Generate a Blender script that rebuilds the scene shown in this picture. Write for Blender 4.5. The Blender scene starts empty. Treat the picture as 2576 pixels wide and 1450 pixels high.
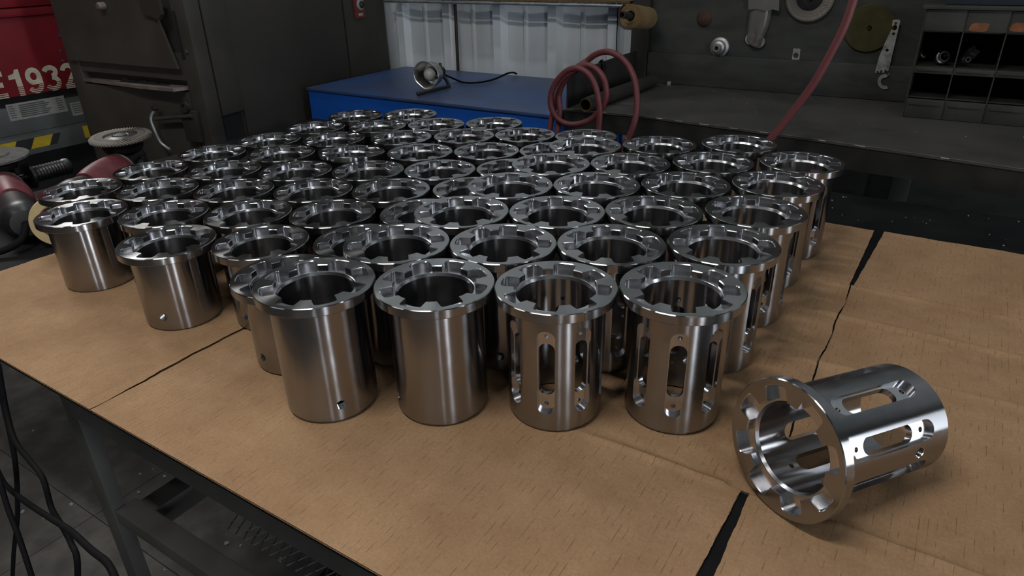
import bpy, bmesh, math, random
from math import sin, cos, pi, radians, sqrt, atan2
from mathutils import Vector, Matrix
random.seed(7)
scene = bpy.context.scene
COL = scene.collection

# ------------------------------------------------------------------ camera
CAMZ = 0.6077
RT = Vector((0.84408609, 0.53579743, -0.02097092))
UP = Vector((-0.2216334, 0.38423588, 0.89623737))
FW = Vector((-0.48825946, 0.75185364, -0.44307877))
cam = bpy.data.cameras.new('camera'); cam_o = bpy.data.objects.new('camera', cam); COL.objects.link(cam_o)
cam.sensor_width = 36.0; cam.lens = 1713.914 / 2576 * 36; cam.clip_start = 0.02; cam.clip_end = 60
cam_o.matrix_world = Matrix(((RT.x, UP.x, -FW.x, 0), (RT.y, UP.y, -FW.y, 0), (RT.z, UP.z, -FW.z, CAMZ), (0, 0, 0, 1)))
scene.camera = cam_o
def on(px, py, axis, val):
    """point of the place that the photo shows at a pixel, on a plane of the place"""
    d = (px - 1288) / 1713.914 * RT - (py - 725) / 1713.914 * UP + FW
    o = Vector((0, 0, CAMZ)); t = (val - o[axis]) / d[axis]
    return o + d * t

# ------------------------------------------------------------------ world, exposure, lamps
scene.view_settings.view_transform = 'Standard'
scene.view_settings.look = 'None'
scene.view_settings.gamma = 1.0
scene.view_settings.use_curve_mapping = False
scene.view_settings.exposure = -0.16
w = bpy.data.worlds.new('world'); scene.world = w; w.use_nodes = True
w.node_tree.nodes['Background'].inputs[0].default_value = (0.75, 0.85, 1.0, 1)
w.node_tree.nodes['Background'].inputs[1].default_value = 0.02
scene.cycles.use_denoising = True
scene.cycles.use_light_tree = False
scene.cycles.max_bounces = 4
scene.cycles.diffuse_bounces = 2
scene.cycles.glossy_bounces = 3
scene.cycles.transmission_bounces = 4
scene.cycles.use_adaptive_sampling = True
scene.cycles.adaptive_threshold = 0.08
scene.cycles.adaptive_min_samples = 16
scene.cycles.caustics_reflective = False
scene.cycles.caustics_refractive = False
scene.cycles.sample_clamp_indirect = 4.0

def area(name, loc, target, sx, sy, watts, color=(1, .96, .9)):
    l = bpy.data.lights.new(name, 'AREA'); l.shape = 'RECTANGLE'; l.size = sx; l.size_y = sy
    l.energy = watts; l.color = color
    o = bpy.data.objects.new(name, l); COL.objects.link(o); o.location = loc
    o.rotation_euler = (Vector(target) - Vector(loc)).to_track_quat('-Z', 'Y').to_euler()
    return o
# bright bay lamp high at the far left end of the shop, two rows of ceiling tubes
LAMPS = [((-5.2, 1.75, 2.75), (-0.9, 0.9, 0), 1.3, 0.75, 68, (1, .98, .95)),
         ((-0.75, -0.45, 2.85), (-0.75, -0.45, 0), 1.25, 0.14, 45, (1, .98, .95)),
         ((-2.6, -0.9, 2.85), (-2.6, -0.9, 0), 1.25, 0.14, 10, (1, .98, .95)),
         ((1.4, -0.9, 2.85), (1.4, -0.9, 0), 1.25, 0.14, 5, (1, .98, .95)),
         ((-2.0, 1.55, 2.85), (-2.0, 1.55, 0), 1.25, 0.14, 13, (.9, .95, 1)),
         ((1.0, 1.2, 2.85), (1.0, 1.2, 0), 1.25, 0.14, 3, (.9, .95, 1))]
for i, L in enumerate(LAMPS): area('lamp_light', *L)

# ------------------------------------------------------------------ materials
MATS = {}
def nodes_of(m):
    nt = m.node_tree; return nt, nt.nodes, nt.links, nt.nodes['Principled BSDF']
def pmat(name, color, rough=0.6, metal=0.0, var=0.15, scale=12.0, bump=0.0, bscale=60.0, dirt=None, dirt_amt=0.5, dscale=3.0, stretch=None, trans=0.0, spec=0.5):
    m = bpy.data.materials.new(name); m.use_nodes = True; nt, N, L, P = nodes_of(m)
    tc = N.new('ShaderNodeTexCoord'); src = tc.outputs['Object']
    if stretch:
        mp = N.new('ShaderNodeMapping'); mp.inputs['Scale'].default_value = stretch
        L.new(src, mp.inputs['Vector']); src = mp.outputs['Vector']
    nz = N.new('ShaderNodeTexNoise'); nz.inputs['Scale'].default_value = scale; nz.inputs['Detail'].default_value = 3
    L.new(src, nz.inputs['Vector'])
    r = N.new('ShaderNodeValToRGB')
    r.color_ramp.elements[0].position = 0.3; r.color_ramp.elements[1].position = 0.7
    r.color_ramp.elements[0].color = (*[max(0, c * (1 - var)) for c in color], 1)
    r.color_ramp.elements[1].color = (*[min(1, c * (1 + var)) for c in color], 1)
    L.new(nz.outputs['Fac'], r.inputs['Fac']); out = r.outputs['Color']
    if dirt:
        n2 = N.new('ShaderNodeTexNoise'); n2.inputs['Scale'].default_value = dscale; n2.inputs['Detail'].default_value = 4
        n2.inputs['Roughness'].default_value = 0.65
        L.new(src, n2.inputs['Vector'])
        r2 = N.new('ShaderNodeValToRGB'); r2.color_ramp.elements[0].position = 0.45; r2.color_ramp.elements[1].position = 0.65
        r2.color_ramp.elements[0].color = (0, 0, 0, 1); r2.color_ramp.elements[1].color = (dirt_amt,) * 3 + (1,)
        L.new(n2.outputs['Fac'], r2.inputs['Fac'])
        mx = N.new('ShaderNodeMix'); mx.data_type = 'RGBA'
        L.new(r2.outputs['Color'], mx.inputs[0]); L.new(out, mx.inputs[6]); mx.inputs[7].default_value = (*dirt, 1)
        out = mx.outputs[2]
    L.new(out, P.inputs['Base Color'])
    P.inputs['Roughness'].default_value = rough; P.inputs['Metallic'].default_value = metal
    P.inputs['Specular IOR Level'].default_value = spec
    if trans: P.inputs['Transmission Weight'].default_value = trans
    if bump:
        nb = N.new('ShaderNodeTexNoise'); nb.inputs['Scale'].default_value = bscale; nb.inputs['Detail'].default_value = 2
        L.new(src, nb.inputs['Vector'])
        b = N.new('ShaderNodeBump'); b.inputs['Strength'].default_value = bump; b.inputs['Distance'].default_value = 0.002
        L.new(nb.outputs['Fac'], b.inputs['Height']); L.new(b.outputs['Normal'], P.inputs['Normal'])
    MATS[name] = m
    return m

def steel_mat(name, base, rough, aniso, rot=0.0, marks=0.0):
    """lathe-turned steel: grooves run round the axis, so highlights spread across them"""
    m = bpy.data.materials.new(name); m.use_nodes = True; nt, N, L, P = nodes_of(m)
    tc = N.new('ShaderNodeTexCoord')
    nz = N.new('ShaderNodeTexNoise'); nz.inputs['Scale'].default_value = 25; nz.inputs['Detail'].default_value = 1
    L.new(tc.outputs['Object'], nz.inputs['Vector'])
    r = N.new('ShaderNodeMapRange'); r.inputs[1].default_value = .3; r.inputs[2].default_value = .7
    r.inputs[3].default_value = rough * .85; r.inputs[4].default_value = rough * 1.2
    L.new(nz.outputs['Fac'], r.inputs[0]); L.new(r.outputs[0], P.inputs['Roughness'])
    P.inputs['Base Color'].default_value = (*base, 1); P.inputs['Metallic'].default_value = 1
    P.inputs['Anisotropic'].default_value = aniso; P.inputs['Anisotropic Rotation'].default_value = rot
    tg = N.new('ShaderNodeTangent'); tg.direction_type = 'RADIAL'; tg.axis = 'Z'
    L.new(tg.outputs[0], P.inputs['Tangent'])
    if marks:
        sp = N.new('ShaderNodeSeparateXYZ'); L.new(tc.outputs['Object'], sp.inputs[0])
        cb = N.new('ShaderNodeCombineXYZ'); 
        ml = N.new('ShaderNodeMath'); ml.operation = 'MULTIPLY'; ml.inputs[1].default_value = 60
        L.new(sp.outputs['Z'], ml.inputs[0]); L.new(ml.outputs[0], cb.inputs[2])
        L.new(sp.outputs['X'], cb.inputs[0]); L.new(sp.outputs['Y'], cb.inputs[1])
        n2 = N.new('ShaderNodeTexNoise'); n2.inputs['Scale'].default_value = 14; n2.inputs['Detail'].default_value = 3
        L.new(cb.outputs[0], n2.inputs['Vector'])
        b = N.new('ShaderNodeBump'); b.inputs['Strength'].default_value = marks; b.inputs['Distance'].default_value = 0.0006
        L.new(n2.outputs['Fac'], b.inputs['Height']); L.new(b.outputs['Normal'], P.inputs['Normal'])
    MATS[name] = m
    return m

def cardboard_mat():
    m = bpy.data.materials.new('cardboard'); m.use_nodes = True; nt, N, L, P = nodes_of(m)
    tc = N.new('ShaderNodeTexCoord'); sp = N.new('ShaderNodeSeparateXYZ'); L.new(tc.outputs['Object'], sp.inputs[0])
    n1 = N.new('ShaderNodeTexNoise'); n1.inputs['Scale'].default_value = 9; n1.inputs['Detail'].default_value = 5; n1.inputs['Roughness'].default_value = .7
    L.new(tc.outputs['Object'], n1.inputs['Vector'])
    r1 = N.new('ShaderNodeValToRGB'); r1.color_ramp.elements[0].position = .3; r1.color_ramp.elements[1].position = .72
    r1.color_ramp.elements[0].color = (.315, .185, .098, 1); r1.color_ramp.elements[1].color = (.43, .27, .15, 1)
    L.new(n1.outputs['Fac'], r1.inputs['Fac'])
    # fine paper fibre
    n3 = N.new('ShaderNodeTexNoise'); n3.inputs['Scale'].default_value = 260; n3.inputs['Detail'].default_value = 3
    L.new(tc.outputs['Object'], n3.inputs['Vector'])
    # short dark dashes where the flutes show through, one flute every 9 mm
    ml = N.new('ShaderNodeMath'); ml.operation = 'MULTIPLY'; ml.inputs[1].default_value = 1 / 0.0092
    L.new(sp.outputs['X'], ml.inputs[0])
    fr = N.new('ShaderNodeMath'); fr.operation = 'PINGPONG'; fr.inputs[1].default_value = 0.5; L.new(ml.outputs[0], fr.inputs[0])
    lt = N.new('ShaderNodeMath'); lt.operation = 'LESS_THAN'; lt.inputs[1].default_value = 0.055; L.new(fr.outputs[0], lt.inputs[0])
    fl = N.new('ShaderNodeMath'); fl.operation = 'ROUND'; L.new(ml.outputs[0], fl.inputs[0])
    cb = N.new('ShaderNodeCombineXYZ')
    k1 = N.new('ShaderNodeMath'); k1.operation = 'MULTIPLY'; k1.inputs[1].default_value = 7.31; L.new(fl.outputs[0], k1.inputs[0])
    k2 = N.new('ShaderNodeMath'); k2.operation = 'MULTIPLY'; k2.inputs[1].default_value = 38; L.new(sp.outputs['Y'], k2.inputs[0])
    L.new(k1.outputs[0], cb.inputs[0]); L.new(k2.outputs[0], cb.inputs[1])
    n2 = N.new('ShaderNodeTexNoise'); n2.inputs['Scale'].default_value = 1; n2.inputs['Detail'].default_value = 2; L.new(cb.outputs[0], n2.inputs['Vector'])
    gt = N.new('ShaderNodeMapRange'); gt.inputs[1].default_value = .5; gt.inputs[2].default_value = .62; gt.inputs[3].default_value = 0; gt.inputs[4].default_value = .55
    L.new(n2.outputs['Fac'], gt.inputs[0])
    mm = N.new('ShaderNodeMath'); mm.operation = 'MULTIPLY'; L.new(lt.outputs[0], mm.inputs[0]); L.new(gt.outputs[0], mm.inputs[1])
    mx = N.new('ShaderNodeMix'); mx.data_type = 'RGBA'; L.new(mm.outputs[0], mx.inputs[0]); L.new(r1.outputs['Color'], mx.inputs[6]); mx.inputs[7].default_value = (.11, .06, .03, 1)
    m2 = N.new('ShaderNodeMix'); m2.data_type = 'RGBA'; m2.blend_type = 'OVERLAY'; m2.inputs[0].default_value = .22
    L.new(mx.outputs[2], m2.inputs[6]); L.new(n3.outputs['Fac'], m2.inputs[7])
    L.new(m2.outputs[2], P.inputs['Base Color']); P.inputs['Roughness'].default_value = .85; P.inputs['Specular IOR Level'].default_value = .2
    b = N.new('ShaderNodeBump'); b.inputs['Strength'].default_value = .25; b.inputs['Distance'].default_value = .001
    L.new(n1.outputs['Fac'], b.inputs['Height']); L.new(b.outputs['Normal'], P.inputs['Normal'])
    MATS['cardboard'] = m
cardboard_mat()
steel_mat('turned_steel', (.345, .345, .355), .20, .975, 0.25, 0)
steel_mat('faced_steel', (.38, .385, .39), .165, .97, 0.25, 0.0)
steel_mat('bored_steel', (.36, .36, .37), .20, .95, 0.25, 0)
pmat('milled_steel', (.60, .60, .62), .21, 1, .1, 40)
pmat('dark_core', (.10, .06, .035), .9)
pmat('black_plate', (.009, .0095, .010), .7, 0, .35, 6, .15, 90, dirt=(.02, .02, .0195), dirt_amt=.5, dscale=5, spec=.1)
pmat('frame_iron', (.045, .043, .040), .6, 0, .3, 9, .2, 40)
pmat('concrete', (.080, .074, .066), .85, 0, .35, 14, .4, 50, dirt=(.045, .040, .036), dirt_amt=.8, dscale=3.2)
pmat('siding', (.74, .79, .81), .55, 0, .06, 4, 0, 60, dirt=(.55, .49, .37), dirt_amt=.35, dscale=3.0, stretch=(1, 1, .16))
pmat('ceiling_paint', (.10, .10, .10), .9)
pmat('wall_paint', (.16, .16, .15), .85, 0, .2, 2)
pmat('painted_board', (.036, .040, .035), .6, 0, .3, 8, .25, 30, dirt=(.055, .052, .042), dirt_amt=.6, dscale=4, stretch=(1, 1, 3))
pmat('bench_steel', (.060, .057, .053), .5, 0, .35, 5, .12, 70, dirt=(.085, .08, .068), dirt_amt=.6, dscale=4)
pmat('bench_edge', (.022, .021, .019), .5, 0, .4, 12)
pmat('worn_highlight', (.5, .48, .44), .6, .2, .4, 30)
pmat('machine_paint', (.048, .043, .034), .6, 0, .3, 4, .15, 50, dirt=(.030, .024, .018), dirt_amt=.7, dscale=2.5)
pmat('machine_side', (.030, .026, .020), .65, 0, .3, 4, .1, 50, dirt=(.018, .015, .012), dirt_amt=.7, dscale=2)
pmat('dusty_steel', (.20, .16, .145), .6, .3, .3, 20)
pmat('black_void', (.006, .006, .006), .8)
pmat('red_paint', (.17, .010, .016), .45, 0, .2, 6)
pmat('red_housing', (.18, .035, .045), .5, 0, .25, 20, .1, 80, dirt=(.05, .02, .02), dirt_amt=.6, dscale=25)
pmat('cream_print', (.50, .46, .34), .7, 0, .2, 30)
pmat('grey_panel', (.085, .09, .088), .6, 0, .2, 7)
pmat('decal_white', (.26, .26, .24), .7, 0, .2, 20)
pmat('decal_ink', (.07, .07, .065), .7)
pmat('hazard_yellow', (.45, .32, .01), .6, 0, .2, 25)
pmat('hazard_black', (.012, .012, .012), .6)
pmat('black_plastic', (.014, .014, .015), .4, 0, .2, 20)
pmat('rubber', (.006, .006, .007), .75, 0, .2, 20, spec=.12)
pmat('blue_top', (.040, .085, .22), .4, 0, .2, 5, 0, 60, dirt=(.05, .065, .11), dirt_amt=.7, dscale=3)
pmat('blue_paint', (.009, .092, .44), .38, 0, .12, 4)
pmat('aluminium', (.55, .55, .53), .35, 1, .15, 20)
pmat('lamp_inside', (.42, .40, .36), .5, .3, .2, 30)
pmat('frosted_bulb', (.45, .44, .40), .35, 0, .1, 30)
pmat('hose_rubber', (.155, .036, .040), .55, 0, .25, 30, .15, 120, dirt=(.07, .028, .028), dirt_amt=.5, dscale=30)
pmat('kraft_paper', (.19, .122, .050), .8, 0, .15, 15)
pmat('tape_paper', (.52, .40, .20), .8, 0, .1, 40)
pmat('pipe_iron', (.032, .030, .027), .55, .3, .3, 15)
pmat('brass_rim', (.22, .16, .06), .5, .5, .3, 40)
pmat('rust', (.055, .026, .017), .8, 0, .3, 40)
pmat('cast_zinc', (.48, .48, .48), .45, .7, .3, 30)
pmat('flap_grit', (.20, .18, .155), .9, 0, .35, 120)
pmat('grit_dark', (.08, .075, .07), .9, 0, .3, 90)
pmat('yellow_fibre', (.050, .043, .009), .8, 0, .25, 25)
pmat('bag_film', (.42, .40, .37), .25, 0, .1, 20, .6, 25, trans=.65)
pmat('bag_card', (.30, .27, .23), .7, 0, .2, 20)
pmat('zinc_plate', (.55, .56, .53), .45, .55, .2, 25, dirt=(.10, .10, .09), dirt_amt=.6, dscale=40)
pmat('galvanised', (.40, .42, .42), .45, .8, .25, 25)
pmat('orange_label', (.20, .075, .026), .8, 0, .3, 40)
pmat('bin_paint', (.034, .033, .027), .6, 0, .3, 10, .2, 40)
pmat('chrome', (.7, .7, .72), .15, 1, .05, 10)
pmat('tray_plastic', (.018, .025, .036), .5)
pmat('switch_red', (.12, .02, .015), .5)
pmat('lamp_housing', (.5, .5, .5), .5)

# ------------------------------------------------------------------ object helpers
def link(name, me, mat=None, parent=None, smooth=None):
    o = bpy.data.objects.new(name, me); COL.objects.link(o)
    if mat is not None and not me.materials: me.materials.append(MATS[mat] if isinstance(mat, str) else mat)
    if parent is not None: o.parent = parent
    if smooth is not None:
        me.polygons.foreach_set('use_smooth', [True] * len(me.polygons)); me.set_sharp_from_angle(angle=radians(smooth))
    return o
def tag(o, label, cat, group=None, kind=None):
    if label: o['label'] = label
    if cat: o['category'] = cat
    if group: o['group'] = group
    if kind: o['kind'] = kind
    return o
def thing(name, label, cat, loc=(0, 0, 0), rotz=0.0, group=None):
    o = bpy.data.objects.new(name, None); COL.objects.link(o); o.location = loc; o.rotation_euler = (0, 0, rotz)
    o.empty_display_size = .02
    return tag(o, label, cat, group)
def structure(o, label=None):
    o['kind'] = 'structure'
    if label: o['label'] = label
    return o

class MB:
    """collects shapes into one mesh"""
    def __init__(s): s.bm = bmesh.new()
    def box(s, c, size, rot=None, bevel=0.0):
        v = bmesh.ops.create_cube(s.bm, size=1.0)['verts']
        M = Matrix.Translation(c) @ (rot.to_4x4() if rot else Matrix.Identity(4)) @ Matrix.Diagonal((*size, 1))
        bmesh.ops.transform(s.bm, matrix=M, verts=v)
        if bevel:
            e = list({e for x in v for e in x.link_edges})
            bmesh.ops.bevel(s.bm, geom=e, offset=bevel, segments=2, profile=.6, affect='EDGES', clamp_overlap=True)
        return s
    def bx(s, a, b, bevel=0.0):
        return s.box([(a[i] + b[i]) / 2 for i in range(3)], [abs(b[i] - a[i]) for i in range(3)], None, bevel)
    def cyl(s, p0, p1, r0, r1=None, n=24, cap=True):
        p0, p1 = Vector(p0), Vector(p1); r1 = r0 if r1 is None else r1
        q = (p1 - p0).to_track_quat('Z', 'Y').to_matrix()
        A, B = [], []
        for k in range(n):
            d = q @ Vector((cos(2 * pi * k / n), sin(2 * pi * k / n), 0))
            A.append(s.bm.verts.new(p0 + d * r0)); B.append(s.bm.verts.new(p1 + d * r1))
        for k in range(n): s.bm.faces.new((A[k], A[(k + 1) % n], B[(k + 1) % n], B[k]))
        if cap: s.bm.faces.new(A[::-1]); s.bm.faces.new(B)
        return s
    def lathe(s, prof, n=48, closed=False, M=None, squash=None):
        """prof: list of (r, z) turned round z"""
        rings = []
        for r, z in prof:
            ring = []
            for k in range(n):
                a = 2 * pi * k / n; rr = r * (squash(a, z) if squash else 1)
                p = Vector((rr * cos(a), rr * sin(a), z)); ring.append(s.bm.verts.new(M @ p if M else p))
            rings.append(ring)
        m = len(rings)
        for i in range(m if closed else m - 1):
            A, B = rings[i], rings[(i + 1) % m]
            for k in range(n): s.bm.faces.new((A[k], A[(k + 1) % n], B[(k + 1) % n], B[k]))
        if not closed:
            for ring, rev in ((rings[0], True), (rings[-1], False)):
                if prof[0 if rev else -1][0] > 1e-6: s.bm.faces.new(ring[::-1] if rev else ring)
        bmesh.ops.remove_doubles(s.bm, verts=s.bm.verts, dist=1e-7)
        return s
    def prism(s, poly, z0, z1, M=None):
        """poly: list of (x, y), extruded along z"""
        A = [s.bm.verts.new((M @ Vector((x, y, z0))) if M else (x, y, z0)) for x, y in poly]
        B = [s.bm.verts.new((M @ Vector((x, y, z1))) if M else (x, y, z1)) for x, y in poly]
        n = len(poly)
        for k in range(n): s.bm.faces.new((A[k], A[(k + 1) % n], B[(k + 1) % n], B[k]))
        s.bm.faces.new(A[::-1]); s.bm.faces.new(B)
        return s
    def tube(s, pts, r, n=10, sub=6, cap=True):
        P = smooth_path(pts, sub); R = r if callable(r) else (lambda t: r)
        T = [(P[min(i + 1, len(P) - 1)] - P[max(i - 1, 0)]).normalized() for i in range(len(P))]
        up = Vector((0, 0, 1)) if abs(T[0].z) < .9 else Vector((1, 0, 0))
        nrm = (up - T[0] * up.dot(T[0])).normalized(); rings = []
        for i, p in enumerate(P):
            nrm = (nrm - T[i] * nrm.dot(T[i])).normalized(); b = T[i].cross(nrm); rr = R(i / (len(P) - 1))
            rings.append([s.bm.verts.new(p + (nrm * cos(2 * pi * k / n) + b * sin(2 * pi * k / n)) * rr) for k in range(n)])
        for A, B in zip(rings, rings[1:]):
            for k in range(n): s.bm.faces.new((A[k], A[(k + 1) % n], B[(k + 1) % n], B[k]))
        if cap: s.bm.faces.new(rings[0][::-1]); s.bm.faces.new(rings[-1])
        return s
    def build(s, name, mat, parent=None, smooth=30):
        bmesh.ops.recalc_face_normals(s.bm, faces=s.bm.faces)
        me = bpy.data.meshes.new(name); s.bm.to_mesh(me); s.bm.free()
        return link(name, me, mat, parent, smooth)
def smooth_path(pts, sub):
    P = [Vector(p) for p in pts]
    if len(P) < 3 or sub <= 1:
        return P
    out = []
    for i in range(len(P) - 1):
        a, b, c, d = P[max(i - 1, 0)], P[i], P[i + 1], P[min(i + 2, len(P) - 1)]
        for k in range(sub):
            t = k / sub
            out.append(.5 * ((2 * b) + (c - a) * t + (2 * a - 5 * b + 4 * c - d) * t * t + (3 * b - a - 3 * c + d) * t ** 3))
    out.append(P[-1])
    return out
def arc_pts(cx, cy, rx, ry, a0, a1, n=14):
    return [(cx + rx * cos(radians(a0 + (a1 - a0) * k / n)), cy + ry * sin(radians(a0 + (a1 - a0) * k / n))) for k in range(n + 1)]
def glyph_bm(txt, sw=.19):
    """heavy block figures drawn with a broad stroke; each figure is .62 wide and 1 high"""
    G = {'9': [arc_pts(.33, .66, .225, .245, 0, 360, 24), [(.555, .66), (.555, .45)] + arc_pts(.30, .36, .255, .265, 0, -150, 12)],
         '3': [arc_pts(.30, .735, .235, .17, 165, -80, 14) , arc_pts(.30, .31, .26, .215, 85, -160, 14)],
         '2': [arc_pts(.32, .68, .23, .225, 170, -25, 14) + [(.36, .36), (.17, .10)], [(.06, .095), (.60, .095)]],
         'E': [[(.12, 0), (.12, 1)], [(.1, .095), (.56, .095)], [(.1, .5), (.5, .5)], [(.1, .905), (.56, .905)]]}
    bm = bmesh.new(); x0 = 0
    for ch in txt:
        if ch == '1':
            P = [(.34, 0), (.56, 0), (.56, 1), (.40, 1), (.34, .86), (.10, .80), (.10, .64), (.34, .66)]
            bm.faces.new([bm.verts.new((x0 + x, y, 0)) for x, y in P])
        else:
            for layer, path in enumerate(G[ch]):
                closed = path[0] == path[-1] or (abs(path[0][0] - path[-1][0]) < 1e-6 and abs(path[0][1] - path[-1][1]) < 1e-6)
                Lf, Rt = [], []
                for k, p in enumerate(path):
                    a = path[k - 1] if k else (path[-2] if closed else p); b = path[k + 1] if k < len(path) - 1 else (path[1] if closed else p)
                    d = Vector((b[0] - a[0], b[1] - a[1], 0)).normalized(); n = Vector((-d.y, d.x, 0)) * sw / 2
                    c_ = Vector((x0 + p[0], p[1], layer)); Lf.append(bm.verts.new(c_ + n)); Rt.append(bm.verts.new(c_ - n))
                for k in range(len(path) - 1): bm.faces.new((Rt[k], Rt[k + 1], Lf[k + 1], Lf[k]))
        x0 += .74
    return bm
# ------------------------------------------------------------------ the room
FLOOR = -0.88; CEIL = 3.1
WALLV = 2.95
fl = structure(MB().bx((-9, -6, FLOOR - .1), (4, 4, FLOOR - .008)).build('floor', 'concrete', smooth=None), 'stained grey concrete workshop floor')
us = [-9, -5.4, -3.65, -1.9, -.15, 1.6, 4]; vs = [-6, -2.9, -1.15, .6, 2.35, 4]
for i in range(len(us) - 1):
    for j in range(len(vs) - 1):
        MB().bx((us[i] + .0012, vs[j] + .0012, FLOOR - .008), (us[i + 1] - .0012, vs[j + 1] - .0012, FLOOR)).build('floor_slab', 'concrete', fl, smooth=None)
structure(MB().bx((-9, -6, CEIL), (4, 4, CEIL + .1)).build('ceiling', 'ceiling_paint', smooth=None), 'dark workshop ceiling')
structure(MB().bx((-9.1, -6, FLOOR), (-9, 4, CEIL)).build('wall_left', 'wall_paint', smooth=None), 'far left workshop wall')
structure(MB().bx((4, -6, FLOOR), (4.1, 4, CEIL)).build('wall_right', 'wall_paint', smooth=None), 'right workshop wall')
structure(MB().bx((-9, -6.1, FLOOR), (4, -6, CEIL)).build('wall_front', 'wall_paint', smooth=None), 'workshop wall behind the camera')
# daylight windows in the walls behind and beside the camera
def window(n, wall, a, width, z0, z1, strength, cols):
    root = bpy.data.objects.new('window_%d' % n, None); COL.objects.link(root)
    M = Matrix.Translation((4 - .001, a, 0)) @ Matrix.Rotation(radians(90), 4, 'Z') if wall == 'right' else Matrix.Translation((a, -6 + .001, 0)) @ Matrix.Rotation(radians(180), 4, 'Z')
    root.matrix_world = M; structure(root, 'daylight window behind the camera')
    m = bpy.data.materials.new('daylight_pane'); m.use_nodes = True; P = m.node_tree.nodes['Principled BSDF']
    P.inputs['Base Color'].default_value = (.6, .65, .7, 1); P.inputs['Emission Color'].default_value = (.86, .93, 1, 1); P.inputs['Emission Strength'].default_value = strength
    MATS['pane%d' % n] = m
    pw = width / cols
    for c in range(cols):
        pn = MB().bx((-width / 2 + c * pw + .015, .01, z0 + .02), (-width / 2 + (c + 1) * pw - .015, .016, z1 - .02)).build('pane', 'frame_iron', root, None); pn.data.materials.append(m)
        for f in pn.data.polygons: f.material_index = 1 if f.normal.y > .5 else 0
    for c in range(cols + 1):
        x = -width / 2 + c * pw; MB().bx((x - .02, .0, z0), (x + .02, .05, z1)).build('window_frame', 'frame_iron', root, None)
    for z in (z0 - .03, z1):
        MB().bx((-width / 2 - .02, .0, z), (width / 2 + .02, .05, z + .03)).build('window_frame', 'frame_iron', root, None)
window(1, 'right', -4.75, .12, -.84, 2.0, 180, 1)
window(2, 'right', -2.05, .60, -.84, 1.8, 23, 2)
window(3, 'right', 1.60, .55, -.84, 1.8, 18, 2)
window(4, 'front', -4.1, 1.5, -.84, 1.8, 14, 4)
# ribbed steel siding forms the back wall: broad pans, raised ribs, a shallow crease in each pan
def siding():
    prof = []; per = .305; u = -9.0
    rib0 = -1.685 - per * 40
    k = 0
    pts = []
    while True:
        b = rib0 + per * k
        if b > 4: break
        if b > -9.3:
            pts += [(b, 0.0), (b + .018, -.030), (b + .062, -.030), (b + .085, 0.0), (b + .17, 0.006), (b + .178, -.004), (b + .190, -.004), (b + .198, .006)]
        k += 1
    vs_, fs = [], []
    for i, (x, d) in enumerate(pts):
        vs_ += [(x, WALLV + d, FLOOR), (x, WALLV + d, CEIL)]
    for i in range(len(pts) - 1): fs.append((2 * i, 2 * i + 2, 2 * i + 3, 2 * i + 1))
    n = len(vs_)
    vs_ += [(pts[0][0], WALLV + .06, FLOOR), (pts[0][0], WALLV + .06, CEIL), (pts[-1][0], WALLV + .06, FLOOR), (pts[-1][0], WALLV + .06, CEIL)]
    fs.append((n, n + 1, n + 3, n + 2))
    me = bpy.data.meshes.new('wall_back'); me.from_pydata(vs_, [], fs)
    return structure(link('wall_back', me, 'siding'), 'pale grey ribbed steel siding behind the blue cabinet')
siding()

# ------------------------------------------------------------------ steel sleeves
R = 0.0841; HT = 0.1972; HS = 0.1503
RB, BORE = .80, .625
def outline():
    pts = []
    for k in range(8):
        c = radians(45 * k)      # pocket centre
        half = []
        for t in (0, .33, .66, 1): half.append((.893 + .002 * (1 - t), t * 7.0))
        for t in (.25, .5, .75, 1):
            a = t * pi / 2; half.append((.893 - .05 * (1 - cos(a)), 7.0 + 5.4 * sin(a)))
        for t in (.33, .66, 1): half.append((.843 + (.678 - .843) * t, 12.4 + (15.3 - 12.4) * t))
        for t in (.33, .66): half.append((.678, 15.3 + 7.2 * t))
        pts += [(r, c - radians(a)) for r, a in reversed(half[1:])] + [(r, c + radians(a)) for r, a in half]
        pts.append((.678, c + radians(22.5)))
    return pts
OUT = outline()
def flange_mesh(H):
    h = H / R; n = len(OUT); bv = .013
    rings = [[(.80, t, h - .166) for r, t in OUT], [(1 - bv, t, h - .166) for r, t in OUT], [(1, t, h - .166 + bv) for r, t in OUT],
             [(1, t, h - bv) for r, t in OUT], [(1 - bv, t, h) for r, t in OUT],
             [(r + bv, t, h) for r, t in OUT], [(r, t, h - bv) for r, t in OUT], [(r, t, h - .125) for r, t in OUT],
             [(.660, t, h - .125) for r, t in OUT], [(.652, t, h - .130) for r, t in OUT], [(BORE, t, h - .178) for r, t in OUT]]
    V = [(r * R * cos(t), r * R * sin(t), z * R) for ring in rings for r, t, z in ring]; F = []
    for i in range(len(rings) - 1):
        for k in range(n): F.append((i * n + k, i * n + (k + 1) % n, (i + 1) * n + (k + 1) % n, (i + 1) * n + k))
    me = bpy.data.meshes.new('flange_ring'); me.from_pydata(V, [], F)
    me.materials.append(MATS['faced_steel']); me.materials.append(MATS['milled_steel']); me.materials.append(MATS['turned_steel'])
    mi = [2, 2, 2, 0, 0, 1, 1, 1, 1, 1]
    mi = [0, 2, 2, 0, 0, 1, 1, 1, 1, 1]
    for i in range(len(rings) - 1):
        for k in range(n): me.polygons[i * n + k].material_index = mi[i]
    me.polygons.foreach_set('use_smooth', [True] * len(me.polygons)); me.set_sharp_from_angle(angle=radians(28))
    return me
def obround(w, z0, z1, n=14):
    r = w / 2; pts = []
    for k in range(n + 1): a = pi * k / n; pts.append((r * cos(a), z1 - r + r * sin(a)))
    for k in range(n + 1): a = pi + pi * k / n; pts.append((r * cos(a), z0 + r + r * sin(a)))
    return pts
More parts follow.
